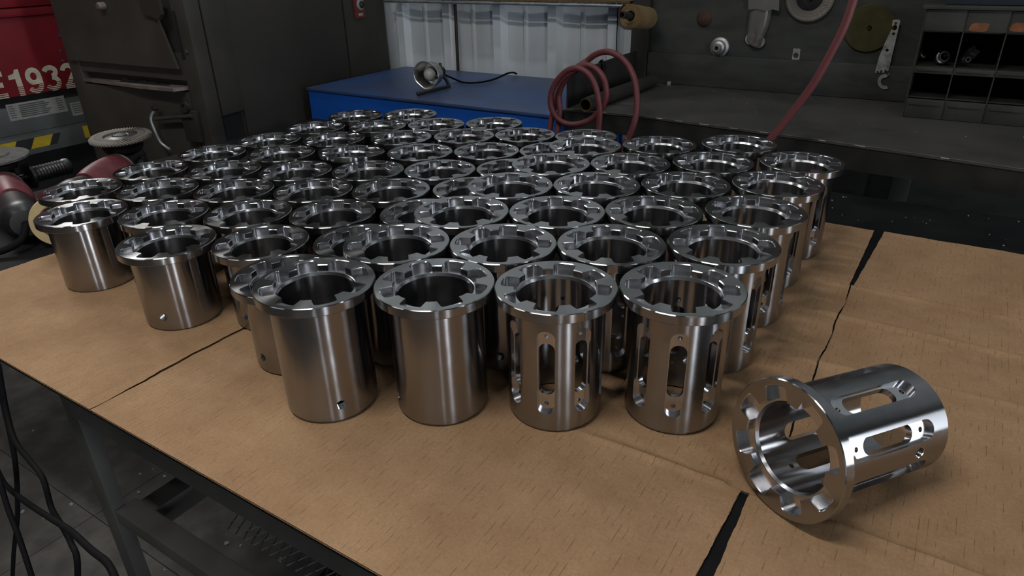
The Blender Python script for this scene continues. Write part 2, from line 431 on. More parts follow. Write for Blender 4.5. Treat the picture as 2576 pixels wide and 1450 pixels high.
def radial_frame(a):   # local x sideways, y up the barrel, z outwards
    return Matrix(((-sin(a), 0, cos(a), 0), (cos(a), 0, sin(a), 0), (0, 1, 0, 0), (0, 0, 0, 1)))
def boolean(me, cutters):
    base = bpy.data.objects.new('b', me); COL.objects.link(base); tmp = []
    for cm in cutters:
        bmesh.ops.recalc_face_normals(cm.bm, faces=cm.bm.faces)
        m2 = bpy.data.meshes.new('c'); cm.bm.to_mesh(m2); cm.bm.free()
        c = bpy.data.objects.new('c', m2); COL.objects.link(c); tmp.append((c, m2))
        md = base.modifiers.new('x', 'BOOLEAN'); md.operation = 'DIFFERENCE'; md.solver = 'EXACT'; md.object = c
    dg = bpy.context.evaluated_depsgraph_get(); res = bpy.data.meshes.new_from_object(base.evaluated_get(dg))
    bpy.data.objects.remove(base)
    for c, m2 in tmp: bpy.data.objects.remove(c); bpy.data.meshes.remove(m2)
    return res
HOLE_R = .088
def barrel_mesh(H, slotted, hole_a, hole_z):
    h = H / R; b = MB()
    prof = [(BORE, h - .178), (BORE, .03), (BORE + .03, 0), (.755, 0), (.765, .012), (.765, .055), (.795, .058), (RB, .066), (RB, h - .19), (.785, h - .18), (.785, h - .166)]
    b.lathe([(r * R, z * R) for r, z in prof], 144, closed=True)
    bmesh.ops.recalc_face_normals(b.bm, faces=b.bm.faces)
    me = bpy.data.meshes.new('barrel'); b.bm.to_mesh(me); b.bm.free()
    cuts = []
    c = MB(); M = radial_frame(hole_a) @ Matrix.Translation((0, hole_z * R, 0))
    c.prism([(HOLE_R * R * cos(2 * pi * k / 28), HOLE_R * R * sin(2 * pi * k / 28)) for k in range(28)], .5 * R, 1.0 * R, M)
    if slotted:
        for k in range(8): c.prism([(x * R, y * R) for x, y in obround(.295, .36, 1.93)], .715 * R, .95 * R, radial_frame(radians(45 * k)))
    cuts.append(c)
    if slotted:
        c = MB()
        for k in range(8): c.prism([(x * R, y * R) for x, y in obround(.265, .70, 1.67)], .4 * R, .73 * R, radial_frame(radians(45 * k)))
        cuts.append(c); c = MB()
        for k in range(8):
            for z in (.53, 1.80):
                c.prism([(.038 * R * cos(2 * pi * j / 12), (z + .038 * sin(2 * pi * j / 12)) * R) for j in range(12)], .5 * R, .74 * R, radial_frame(radians(45 * k)))
        cuts.append(c)
    me = boolean(me, cuts)
    me.materials.clear(); me.materials.append(MATS['turned_steel']); me.materials.append(MATS['milled_steel']); me.materials.append(MATS['bored_steel'])
    # smooth shading with exact cylinder normals outside and in the bore
    me.polygons.foreach_set('use_smooth', [True] * len(me.polygons)); me.set_sharp_from_angle(angle=radians(28))
    nrm = [Vector(x.vector) for x in me.corner_normals]
    rad = [sqrt(v.co.x ** 2 + v.co.y ** 2) / R for v in me.vertices]
    for p in me.polygons:
        vi = [me.loops[l].vertex_index for l in p.loop_indices]
        for rr, sg in ((RB, 1), (BORE, -1)):
            if all(abs(rad[i] - rr) < .0015 for i in vi) and abs(p.normal.z) < .3:
                if sg < 0: p.material_index = 2
                for l in p.loop_indices:
                    co = me.vertices[me.loops[l].vertex_index].co; nrm[l] = Vector((co.x, co.y, 0)).normalized() * sg
                break
        else:
            rc = sqrt(p.center.x ** 2 + p.center.y ** 2) / R
            if slotted and rc > .63 and rc < .797 and p.center.z / R > .2: p.material_index = 1
    me.normals_split_custom_set(nrm)
    return me
def thread_mesh(hole_a, hole_z):
    b = MB(); prof = []
    n = 9
    for k in range(n):
        z = .632 + (.785 - .632) * k / n; dz = (.785 - .632) / n
        prof += [(HOLE_R * 1.0, z), (HOLE_R * .86, z + dz * .5)]
    prof.append((HOLE_R, .785))
    M = radial_frame(hole_a) @ Matrix.Translation((0, hole_z * R, 0))
    rings = []
    for r, z in prof:
        rings.append([b.bm.verts.new(M @ Vector((r * .995 * R * cos(2 * pi * k / 24), r * .995 * R * sin(2 * pi * k / 24), (z + (k / 24) * .017) * R))) for k in range(24)])
    for A, B in zip(rings, rings[1:]):
        for k in range(24): b.bm.faces.new((A[k], A[(k + 1) % 24], B[(k + 1) % 24], B[k]))
    for f in b.bm.faces: f.normal_update()
    me = bpy.data.meshes.new('threaded_hole'); b.bm.to_mesh(me); b.bm.free()
    me.materials.append(MATS['milled_steel'])
    me.polygons.foreach_set('use_smooth', [True] * len(me.polygons)); me.set_sharp_from_angle(angle=radians(28))
    return me
KIND = {'short': (flange_mesh(HS), barrel_mesh(HS, False, 0, .35), thread_mesh(0, .35)),
        'solid': (flange_mesh(HT), barrel_mesh(HT, False, 0, .34), thread_mesh(0, .34)),
        'slotted': (None, barrel_mesh(HT, True, radians(-22.5), .62), thread_mesh(radians(-22.5), .62))}
KIND['slotted'] = (KIND['solid'][0],) + KIND['slotted'][1:]
SL = {"a1":(-1.6003,1.5744,127),"a2":(-1.4547,1.6687,110),"b1":(-1.5921,1.3988,142),"b2":(-1.4365,1.4966,130),"b3":(-1.2923,1.5955,125),"b4":(-1.1461,1.6870,115),"c1":(-1.5953,1.2288,121),"c2":(-1.4389,1.3218,116),"c3":(-1.2805,1.4231,113),"c4":(-1.1338,1.5188,119),"c5":(-0.9894,1.6082,141),"c6":(-0.8308,1.6681,114),"d1":(-1.6190,1.0616,103),"d2":(-1.4487,1.1457,132),"d3":(-1.2865,1.2285,112),"d4":(-1.1342,1.3259,134),"d5":(-0.9879,1.4159,112),"d6":(-0.8391,1.4958,107),"e1":(-1.6143,0.8863,110),"e2":(-1.4527,0.9753,127),"e3":(-1.2919,1.0541,116),"e4":(-1.1387,1.1391,130),"e5":(-0.9903,1.2250,140),"e6":(-0.8443,1.3122,145),"f1":(-1.6087,0.7142,134),"f2":(-1.4544,0.8035,138),"f3":(-1.2970,0.8837,132),"f4":(-1.1407,0.9690,137),"f5":(-0.9894,1.0512,124),"f6":(-0.8405,1.1427,125),"g1":(-1.4489,0.6318,107),"g2":(-1.2940,0.7137,136),"g3":(-1.1435,0.7995,109),"g4":(-0.9937,0.8827,128),"g5":(-0.8362,0.9715,145),"h1":(-1.1492,0.6255,-62),"h2":(-0.9965,0.7101,-84),"h3":(-0.8402,0.8030,141),"i1":(-0.8458,0.6343,-94),"r11":(-0.7039,0.5750,-32),"r12":(-0.5548,0.6566,-123),"r13":(-0.4040,0.7320,108),"r14":(-0.2548,0.8137,111),"r21":(-0.6992,0.7435,133),"r22":(-0.5506,0.8253,-65),"r23":(-0.4027,0.9062,85),"r24":(-0.2529,0.9905,116),"r31":(-0.6952,0.9120,136),"r32":(-0.5477,0.9940,121),"r33":(-0.4015,1.0780,122),"r34":(-0.2497,1.1627,89),"r41":(-0.7008,1.0804,118),"r42":(-0.5535,1.1625,106),"r43":(-0.4049,1.2485,105),"r44":(-0.2533,1.3367,95),"r51":(-0.7044,1.2490,142),"r52":(-0.5563,1.3310,110),"r53":(-0.4064,1.4224,79),"r54":(-0.2443,1.5094,102),"r61":(-0.7076,1.4175,109),"r62":(-0.5596,1.5062,119),"r63":(-0.4018,1.6016,122)}
ORD = ['first', 'second', 'third', 'fourth', 'fifth', 'sixth']
ROWS = {'a': 'row nearest the blue cabinet', 'b': 'second row from the blue cabinet', 'c': 'third row from the blue cabinet', 'd': 'fourth row from the blue cabinet',
        'e': 'fifth row from the blue cabinet', 'f': 'sixth row from the blue cabinet', 'g': 'third row from the front', 'h': 'second row from the front', 'i': 'front'}
def sleeve(kind, label, group, loc, rot):
    t = thing('flanged_sleeve', label, 'sleeve', loc, 0, group); t.rotation_euler = rot
    F, B, T = KIND[kind]
    o = link('flange_ring', F, None, t); o['label'] = 'flange with eight milled pockets and teeth'
    o = link('barrel', B, None, t)
    if kind == 'slotted': o['label'] = 'barrel pierced by eight long stepped slots'
    o = link('threaded_hole', T, None, t)
    return t
ZS = .0004
for n, (u, v_, a) in SL.items():
    if n[0] == 'r':
        i, j = int(n[1]), int(n[2]); k = 'solid' if j < 3 else 'slotted'
        where = 'front row' if i == 1 else 'back row' if i == 6 else ORD[i - 1] + ' row from the front'
        lab = 'tall %s steel sleeve, %s of the tall block, %s from left' % (k, where, ORD[j - 1])
        sleeve(k, lab, 'tall flanged steel sleeves', (u, v_, ZS), (0, 0, radians(a)))
    else:
        j = int(n[1])
        if n == 'i1': lab = 'short steel sleeve tucked behind the leftmost front tall sleeve'
        elif n == 'd3': lab = 'short steel sleeve tilted back among its neighbours, fourth row from the blue cabinet'
        elif n == 'g1': lab = 'short steel sleeve in front of the tape roll, left corner of the block'
        elif n == 'h1': lab = 'short steel sleeve with threaded hole facing front, leftmost near bare cardboard'
        else: lab = 'short steel sleeve, %s of the short block, %s from left' % (ROWS[n[0]], ORD[j - 1])
        t = sleeve('short', lab, 'short flanged steel sleeves', (u, v_, ZS), (0, 0, radians(a)))
        if n == 'd3':   # leans back a little
            ax = Vector((1, 0, 0)); ang = radians(-4.5)
            q = Matrix.Rotation(ang, 4, ax); t.matrix_world = Matrix.Translation((u, v_, .0045)) @ q @ Matrix.Rotation(radians(a), 4, 'Z')
            fwd = Vector((0, 1, 0))
            t.location = Vector((u, v_, 0)) - fwd * .004 + Vector((0, 0, .765 * R * sin(radians(4.5))))
# the sleeve that lies on its side
zl = Vector((-0.53616464, -0.83970053, 0.08620036)); xl = Vector((0.84283772, -0.5381678, 0)); yl = zl.cross(xl)
M = Matrix(((xl.x, yl.x, zl.x, 0), (xl.y, yl.y, zl.y, 0), (xl.z, yl.z, zl.z, 0), (0, 0, 0, 1)))
c = Vector((-0.07823098, 0.68719784, 0.0852)) - zl * HT
t = sleeve('slotted', 'slotted steel sleeve lying on its side on the bare cardboard', 'tall flanged steel sleeves', (0, 0, 0), (0, 0, 0))
t.matrix_world = Matrix.Translation(c) @ M @ Matrix.Rotation(radians(26), 4, 'Z')

# ------------------------------------------------------------------ cardboard
def hn(u, v):
    return sin(37 * u + 3) * sin(29 * v + 1) * .5 + sin(83 * u + 19 * v) * .3
def card_h(u, v):
    h = 0.0
    bare = min(1, max(0, (u + .30) / .12))          # away from the standing sleeves
    if u > -.36:
        k = min(1, (u + .36) / .1) * (.08 if -.135 < u < -.015 else 1)
        h += k * (.0045 * math.exp(-((v - .693) / .0055) ** 2) - .0025 * math.exp(-((v - .708) / .006) ** 2))
    if u > -.13:
        h += -.004 * math.exp(-((v - 1.383) / .004) ** 2) + .004 * math.exp(-((v - 1.372) / .006) ** 2)
        h += .0032 * math.exp(-((v - 1.235 + .02 * (u)) / .006) ** 2) - .001 * math.exp(-((v - 1.222 + .02 * u) / .008) ** 2)
        h += .0022 * math.exp(-((v - 1.06 - .08 * u) / .005) ** 2)
    h += bare * .0012 * (hn(u, v) - .6)
    h += -.0018 * math.exp(-((u + .162) / .0022) ** 2) * (1 if .87 < v < 1.2 else 0)
    return max(h, -.0026)
def lin(a, b, n): return [a + (b - a) * i / n for i in range(n + 1)]
def panel(name, parent, fL, fR, v0, v1, nu, nv, rag=0.0, flute_edge=True):
    V, F = [], []
    T = .0007
    us_ = [i / nu for i in range(nu + 1)]; vv = lin(v0, v1, nv)
    def row(z_off, top):
        for v in vv:
            l, r = fL(v), fR(v)
            for i, s in enumerate(us_):
                u = l + (r - l) * s
                if rag and i in (0, nu): u += rag * (sin(v * 310) * .5 + sin(v * 97 + 2) + random.uniform(-.6, .6)) * .5
                V.append((u, v, card_h(u, v) + z_off))
    row(0, True); n1 = len(V); row(-T, False)
    w = nu + 1
    for j in range(nv):
        for i in range(nu):
            a = j * w + i; F.append((a, a + 1, a + w + 1, a + w)); F.append((n1 + a, n1 + a + w, n1 + a + w + 1, n1 + a + 1))
    def side(ids):
        for a, b in zip(ids, ids[1:]): F.append((a, b, n1 + b, n1 + a))
    side([i for i in range(w)][::-1]); side([nv * w + i for i in range(w)]); side([j * w for j in range(nv + 1)]); side([j * w + nu for j in range(nv + 1)][::-1])
    me = bpy.data.meshes.new(name); me.from_pydata(V, [], F)
    o = link(name, me, 'cardboard', parent, 40)
    # lower liner
    V2 = [(fL(v0) + .0005, v0 + .0005, -.0043), (fR(v0) - .0005, v0 + .0005, -.0043), (fR(v1) - .0005, v1 - .0005, -.0043), (fL(v1) + .0005, v1 - .0005, -.0043)]
    V2 += [(x, y, -.0037) for x, y, z in V2]
    me2 = bpy.data.meshes.new('liner'); me2.from_pydata(V2, [], [(3, 2, 1, 0), (4, 5, 6, 7), (0, 1, 5, 4), (1, 2, 6, 5), (2, 3, 7, 6), (3, 0, 4, 7)])
    link('bottom_liner', me2, 'cardboard', o)
    # the wavy flute between the liners, seen along the cut edge
    if flute_edge:
        V3, F3 = [], []; l, r = fL(v0) + .001, fR(v0) - .001; n = int((r - l) / .0092 * 8)
        for i in range(n + 1):
            u = l + (r - l) * i / n; z = -.0022 + .0014 * sin(2 * pi * u / .0092)
            V3 += [(u, v0 + .0012, z), (u, v0 + .03, z)]
        for i in range(n): F3.append((2 * i, 2 * i + 2, 2 * i + 3, 2 * i + 1))
        me3 = bpy.data.meshes.new('fluting'); me3.from_pydata(V3, [], F3)
        link('fluting', me3, 'dark_core', o, 60)
    return o
NE = .362
s1 = thing('cardboard_sheet', 'brown corrugated cardboard sheet at the left end of the table', 'cardboard', (0, 0, 0))
panel('panel', s1, lambda v: -1.690 - .01 * (v - .4), lambda v: -1.0022 - .0075 * min(1, max(0, (v - .40) / .12)), NE, 1.72, 12, 220, .0016)
s2 = thing('flattened_carton', 'brown unfolded cardboard carton with creases and slits under the sleeves', 'cardboard', (0, 0, 0))
slitL = lambda v: -.1180 - .010 * (.69 - v) / .33
slitR = lambda v: -.1075 + .004 * (.69 - v) / .33
panel('panel', s2, lambda v: -.9995, lambda v: -.0935 + .002 * sin(v * 40), .695, 1.385, 120, 150, .0009, False)
panel('panel', s2, lambda v: -.0915 + .002 * sin(v * 40) + .001, lambda v: .95, .695, 1.385, 120, 150, .0006, False)
panel('flap', s2, lambda v: -.9995, slitL, NE, .6947, 120, 110, .0009)
panel('flap', s2, slitR, lambda v: .95, NE, .6947, 120, 110, .0009)
panel('flap', s2, lambda v: -.9995, lambda v: -.0965 + .003 * (v - 1.385) / .33, 1.3853, 1.720, 90, 50, .0009, False)
panel('flap', s2, lambda v: -.0885 + .016 * (v - 1.385) / .33, lambda v: .95, 1.3853, 1.722, 120, 60, .0009, False)

# ------------------------------------------------------------------ work table
t = thing('work_table', 'long black steel work table carrying the cardboard and sleeves', 'table', (0, 0, 0))
MB().bx((-2.26, .372, -.026), (1.3, 1.986, -.0045), .002).build('table_top', 'black_plate', t)
for (u, v_) in [(-1.2165, .4215), (.35, .4215), (-1.2165, 1.93), (.35, 1.93), (-2.2, 1.93)]:
    MB().bx((u - .0215, v_ - .0135, FLOOR + .001), (u + .0215, v_ + .0135, -.0268), .003).build('leg', 'frame_iron', t)
MB().bx((-1.194, .394, -.100), (1.25, .402, -.0268), .002).build('apron_rail', 'frame_iron', t)
MB().bx((-1.194, .4022, -.100), (1.25, .440, -.092), .002).build('apron_flange', 'frame_iron', t)
MB().bx((-1.19, .470, -.165), (1.25, .500, -.0268), .002).build('inner_rail', 'frame_iron', t)
MB().bx((-1.189, 1.90, -.09), (1.25, 1.95, -.0268), .003).build('apron_rail', 'frame_iron', t)
for u in (-.80, -.35, .12):
    MB().bx((u - .022, .502, -.09), (u + .022, 1.898, -.035), .003).build('cross_rail', 'frame_iron', t)
MB().bx((-1.194, .412, -.378), (1.25, .456, -.345), .003).build('stretcher', 'frame_iron', t)
MB().bx((-1.189, 1.90, -.387), (1.25, 1.95, -.345), .003).build('stretcher', 'frame_iron', t)
for u in (-1.16, -.72, -.2):
    MB().bx((u - .026, .457, -.40), (u + .026, 1.898, -.350), .003).build('cross_stretcher', 'frame_iron', t)
m = MB()   # expanded metal shelf
for k in range(78):
    u0 = -.97 + k * .022
    for sgn in (1, -1):
        pts = []
        for q in range(23): pts.append((u0 + sgn * .008 * (1 if q % 2 else -1), .495 + q * .035, -.342))
        m.tube(pts, .0013, 3, 1, cap=False)
sh = m.build('expanded_metal_shelf', 'frame_iron', t, None); sh['kind'] = 'stuff'

# ------------------------------------------------------------------ blue cabinet
t = thing('blue_cabinet', 'low blue steel cabinet in front of the ribbed wall', 'cabinet', (0, 0, 0))
BZ = .09
MB().bx((-2.425, 2.105, BZ - .012), (-1.19, 2.775, BZ), .003).build('top', 'blue_top', t)
MB().bx((-2.42, 2.112, FLOOR + .08), (-1.20, 2.77, BZ - .0125), .004).build('body', 'blue_paint', t)
MB().bx((-2.40, 2.13, FLOOR), (-1.22, 2.75, FLOOR + .079)).build('plinth', 'black_plastic', t)

# ------------------------------------------------------------------ clamp lamp on the cabinet
lp = thing('work_lamp', 'dented aluminium reflector lamp lying on the blue cabinet', 'lamp', (-1.87, 2.33, BZ))
ctr = on(1072, 190, 2, BZ + .0665)
axis = (Vector((0, 0, CAMZ)) - ctr); axis.z = .05; axis.normalize()
axis = (axis + Vector((-RT.x, -RT.y, 0)) * .62 + Vector((0, 0, -.02))).normalized()
loc = Vector(lp.location)
Q = axis.to_track_quat('Z', 'Y').to_matrix().to_4x4(); Ml = Matrix.Translation(ctr - loc) @ Q
def dent(a, z):
    k = max(0, min(1, (z + .05) / .05))
    return 1 + k * (.05 * cos(2 * a + .5) - .10 * math.exp(-((a - 5.6) / .45) ** 2) - .07 * math.exp(-((a - 4.0) / .35) ** 2))
b = MB().lathe([(.018, -.088), (.024, -.085), (.030, -.066), (.046, -.058), (.052, -.03), (.0575, 0), (.0592, .001), (.0585, .002), (.0555, 0), (.0500, -.03), (.044, -.056), (.028, -.063), (.016, -.08)], 48, M=Ml, squash=dent)
b.build('reflector', 'aluminium', lp, 40)
bl = MB().lathe([(.0, -.006), (.014, -.008), (.024, -.017), (.027, -.029), (.022, -.045), (.012, -.06), (.010, -.079), (0, -.08)], 28, M=Ml).build('bulb', 'frosted_bulb', lp, 60)
MB().lathe([(.0, -.128), (.012, -.127), (.019, -.122), (.020, -.10), (.017, -.088), (0, -.0882)], 28, M=Ml).build('socket', 'black_plastic', lp)
k_ = Ml @ Vector((0, 0, -.112))
foot0 = on(1053, 237, 2, BZ + .0105) - loc; foot1 = on(1130, 217, 2, BZ + .0105) - loc
MB().tube([k_ + Vector((0, 0, -.012)), k_ * .5 + foot1 * .5 + Vector((.004, 0, .0)), foot1], .0075, 8, 3).build('stand_arm', 'black_plastic', lp)
f = MB().tube([foot1, foot0], .007, 8, 1); f.build('foot_bar', 'black_plastic', lp)
MB().lathe([(0, -.010), (.007, -.0075), (.010, 0), (.007, .0075), (0, .010)], 14, M=Matrix.Translation(foot0 + Vector((0, 0, .002)))).build('foot_ball', 'black_plastic', lp, 60)
MB().cyl(k_ + Vector((0, 0, .014)), k_ + Vector((0, 0, .034)), .0075, .006, 12).build('switch_knob', 'black_plastic', lp)
cp = [Vector(k_) + loc + Vector((.01, 0, -.01))] + [on(x, y, 2, BZ + .0055) for x, y in ((1148, 203), (1165, 209), (1188, 211), (1222, 207), (1250, 199))] + [on(1275, 185.5, 1, 2.66), on(1290, 182.5, 1, 2.73), on(1301, 188, 1, 2.765)]
for p in cp: p.z = max(p.z, BZ + .009); p.y = min(p.y, 2.76)
MB().tube([p - loc for p in cp], .0042, 8, 8).build('power_cord', 'rubber', lp, 60)

# ------------------------------------------------------------------ bench on the right
BT = .10
bn = thing('side_bench', 'dark steel bench with worn, highlight-painted front edge along the back wall', 'bench', (0, 0, 0))
def fv(u): return 2.168 + (u + 1.167) * (2.054 - 2.168 - .03) / (1.347) + (.03 if u > -1.1 else 0)
fr_ = [(-1.175, 2.175), (-.909, 2.200), (-.378, 2.140), (-.062, 2.093), (.180, 2.054), (1.4, 1.995)]
MB().prism(fr_ + [(1.4, 2.82), (-1.175, 2.82)], BT - .008, BT).build('bench_top', 'bench_steel', bn, None)
m = MB()
for (a, b) in zip(fr_, fr_[1:]):
    m.prism([(a[0], a[1] + .004), (b[0], b[1] + .004), (b[0], b[1] + .03), (a[0], a[1] + .03)], BT - .075, BT - .0082)
m.build('front_rail', 'bench_edge', bn, None)
random.seed(3)   # chipped metal that also paints the brighter segments of the lip highlight
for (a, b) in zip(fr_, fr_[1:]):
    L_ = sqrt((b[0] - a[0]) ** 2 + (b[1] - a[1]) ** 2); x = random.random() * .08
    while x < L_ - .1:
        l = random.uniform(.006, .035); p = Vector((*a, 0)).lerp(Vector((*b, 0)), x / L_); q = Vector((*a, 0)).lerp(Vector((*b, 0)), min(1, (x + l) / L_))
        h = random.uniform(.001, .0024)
        MB().box(((p.x + q.x) / 2, (p.y + q.y) / 2 - .0008, BT - .002), ((q - p).length, .0016, h), Matrix.Rotation(atan2(q.y - p.y, q.x - p.x), 3, 'Z')).build('worn_glint', 'worn_highlight', bn, None)
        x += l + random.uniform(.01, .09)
for (a, b) in zip(fr_, fr_[1:]):  # thin strip in a lighter steel colour paints the highlight along the edge
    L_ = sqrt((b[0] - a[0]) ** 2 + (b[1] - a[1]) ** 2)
    MB().box(((a[0] + b[0]) / 2, (a[1] + b[1]) / 2 - .0003, BT - .0006), (L_, .0012, .0016), Matrix.Rotation(atan2(b[1] - a[1], b[0] - a[0]), 3, 'Z')).build('lip_highlight', 'dusty_steel', bn, None)
for u, v_ in ((-1.12, 2.26), (-1.12, 2.75), (.9, 2.09), (.9, 2.75), (-.1, 2.75)):
    MB().bx((u - .03, v_ - .03, FLOOR), (u + .03, v_ + .03, BT - .0085), .003).build('leg', 'frame_iron', bn)
MB().bx((-1.12, 2.3, -.42), (1.0, 2.76, -.40)).build('lower_shelf', 'frame_iron', bn, None)
# upright end plate at the bench's left end
tag(MB().prism([(2.19, BT + .0005), (2.80, BT + .0005), (2.80, BT + .125), (2.60, BT + .125), (2.215, BT + .118), (2.19, BT + .110)], 0, .006,
    Matrix(((0, 0, 1, -1.172), (1, 0, 0, 0), (0, 1, 0, 0), (0, 0, 0, 1)))).build('end_plate', 'bench_edge', None, None), 'dark steel plate standing on edge at the bench\'s left end', 'plate')
rg = on(1512, 163, 0, -1.166); prof_ = [(.0, -.02), (.004, .0), (.012, .008), (.017, .002), (.020, -.022), (.026, -.034)]
prof_ = prof_ + [(a + .0012, b - .0008) for a, b in reversed(prof_)]
m = MB(); m.prism(prof_, 0, .018, Matrix(((1, 0, 0, -1.1805), (0, 0, 1, rg.y), (0, 1, 0, BT + .124), (0, 0, 0, 1))))
tag(m.build('torn_tape', 'black_plastic', None, None), 'torn black tape stuck on the edge of the upright steel plate', 'tape')
# pipe
p0, p1 = Vector((-1.075, 2.19, BT + .0245)), Vector((-1.070, 2.775, BT + .0245))
a0 = on(1473, 264, 2, BT + .0245); a1 = on(1640, 203, 2, BT + .0245); a1.y = min(a1.y, 2.775)
pp = thing('steel_pipe', 'short length of dark steel pipe lying on the bench', 'pipe', a0)
dd = (a1 - a0).normalized(); Lp = (a1 - a0).length; Mp = (dd.to_track_quat('Z', 'Y')).to_matrix().to_4x4()
MB().lathe([(.0185, 0.0005), (.0240, 0.0005), (.0245, .004), (.0245, Lp), (.0185, Lp)], 36, closed=True, M=Mp).build('pipe_wall', 'pipe_iron', pp)
MB().lathe([(.0187, -.0012), (.0238, -.0012), (.0238, .0004), (.0187, .0004)], 36, closed=True, M=Mp).build('cut_rim', 'brass_rim', pp)
# small nut on the bench
nb = on(1682, 214, 2, BT)
tag(MB().prism([(nb.x + .008 * cos(k * pi / 3), nb.y + .008 * sin(k * pi / 3)) for k in range(6)], BT, BT + .014).build('loose_nut', 'cast_zinc', None, None), 'small loose hex nut on the bench by the backboard', 'nut')

# backboard above the bench
BV = 2.80
bo = structure(MB().bx((-1.12, BV + .022, FLOOR + .001), (3.9, BV + .09, 1.15)).build('wall_backboard', 'painted_board', smooth=None), 'dark painted plywood backboard above the bench')  # carried below the bench as an added dark sheet for the black underneath
MB().bx((-1.12, BV, BT + .001), (3.9, BV + .0215, BT + .122), .003).build('lower_board', 'painted_board', bo)
structure(MB().bx((-1.195, BV - .01, FLOOR), (-1.122, BV + .10, CEIL - .001), .003).build('trim_1', 'machine_side', smooth=None), 'dark steel post between siding and backboard')
tag(MB().tube([on(1612, 0, 1, 2.90) + Vector((0, 0, .5)), on(1612, 60, 1, 2.895), on(1597, 135, 1, 2.89)], .011, 10, 4).build('conduit_pipe', 'frame_iron'), 'thick dark conduit leaning by the post under the paper roll', 'conduit')
tag(MB().tube([on(1608, 20, 1, 2.86), on(1607, 70, 1, 2.865), on(1613, 132, 1, 2.87)], .0055, 8, 6).build('hanging_cable', 'rubber'), 'thin black cable hanging beside the thick dark conduit', 'cable')
tag(MB().tube([on(1147, 0, 1, 2.90) + Vector((0, 0, .6)), on(1151, 170, 1, 2.90) + Vector((0, 0, -.3))], .008, 10, 1).build('wall_conduit', 'machine_side'), 'thin dark vertical conduit on the ribbed wall behind the lamp', 'conduit')
tag(MB().tube([on(1555, 10, 1, 2.90) + Vector((0, 0, .3)), on(1549, 150, 1, 2.90) + Vector((0, 0, -.2))], .0022, 6, 1).build('hanging_wire', 'rubber'), 'thin black wire hanging down the ribbed wall beside the hose arch', 'wire')

# wire shelf above the blue cabinet
ws = thing('wire_shelf', 'galvanised wire shelf edge running along the ribbed wall', 'shelf', (0, 0, 0))
q0 = on(985, 3, 1, 2.82); q1 = on(1562, 12, 1, 2.66)
MB().cyl((-2.56, 2.82, q0.z), (-1.21, 2.82, q0.z), .0065, None, 10).build('front_rod', 'galvanised', ws, 60)
MB().cyl((-2.56, 2.82, q0.z + .028), (-1.21, 2.82, q0.z + .028), .0045, None, 8).build('upper_rod', 'galvanised', ws, 60)
MB().cyl((-2.56, 2.90, q0.z + .006), (-1.21, 2.90, q0.z + .006), .0045, None, 8).build('rear_rod', 'galvanised', ws, 60)
MB().bx((-2.55, 2.825, q0.z + .0115), (-1.22, 2.915, q0.z + .0195)).build('shelf_board', 'kraft_paper', ws, None)
for i in range(50):
    u = -2.55 + i * .027
    MB().cyl((u, 2.82, q0.z + .009), (u, 2.90, q0.z + .009), .0022, None, 6).build('cross_wire', 'galvanised', ws, 60)

# paper roll on a pipe, pushed out from the post
pr = thing('paper_roll', 'tan masking paper roll on a pipe above the bench\'s left end', 'paper roll', (0, 0, 0))
c0 = on(1585, 40, 1, 2.55); c1 = on(1628, 46, 1, 2.74); ax = (c1 - c0).normalized(); Mr = Matrix.Translation(c0) @ ax.to_track_quat('Z', 'Y').to_matrix().to_4x4(); Lr = (c1 - c0).length
MB().lathe([(.018, .0), (.028, -.004), (.030, .001), (.036, -.002), (.0365, .002), (.042, 0), (.042, Lr), (.018, Lr)], 40, closed=True, M=Mr).build('paper', 'kraft_paper', pr)
m = MB(); V_ = []
for i in range(15):       # loose outer turn hanging off the roll
    a = radians(20 + i * 13); rr = .0425 + .010 * (i / 14) ** 1.5
    V_.append((rr * cos(a), rr * sin(a)))
P_ = V_ + [(x * .985, y * .985) for x, y in reversed(V_)]
Qr = Mr @ Matrix.Rotation(radians(-150), 4, 'Z')
m.prism(P_, .004, Lr - .05, Qr); m.build('loose_turn', 'kraft_paper', pr, 40)
MB().lathe([(.009, -.085), (.0125, -.085), (.0125, Lr + .05), (.009, Lr + .05)], 20, closed=True, M=Mr).build('spindle_pipe', 'pipe_iron', pr)

# ------------------------------------------------------------------ things hung on the backboard
FB = BV + .0215
def disc_frame(x, y, off=.0):
    p = on(x, y, 1, FB); return Matrix(((1, 0, 0, p.x), (0, 0, -1, FB - off), (0, 1, 0, p.z), (0, 0, 0, 1)))   # local z points out of the board (-v)
MB0 = disc_frame(1772, 47)
rd = thing('rusty_cap', 'small round rusty cap fixed to the backboard', 'cap', MB0.translation)
Mc = Matrix.Rotation(radians(90), 4, 'X')
MB().lathe([(0, .012), (.012, .012), (.022, .009), (.029, .004), (.031, 0), (0, 0)], 36, M=Mc).build('dome', 'rust', rd)
MB().lathe([(0, .015), (.007, .015), (.009, .0121), (0, .0121)], 16, M=Mc).build('bolt_head', 'rust', rd)
p = disc_frame(1812, 118).translation
hb = thing('stepped_hub', 'grey stepped metal hub bolted to the backboard', 'hub', p)
MB().lathe([(.008, .05), (.014, .05), (.0165, .046), (.0165, .034), (.024, .030), (.027, .024), (.027, .016), (.036, .012), (.038, .006), (.037, 0), (.008, 0)], 40, closed=True, M=Mc).build('body', 'cast_zinc', hb)
MB().lathe([(0, .041), (.0078, .041), (.0078, .002), (0, .002)], 20, M=Mc).build('bore', 'black_void', hb)
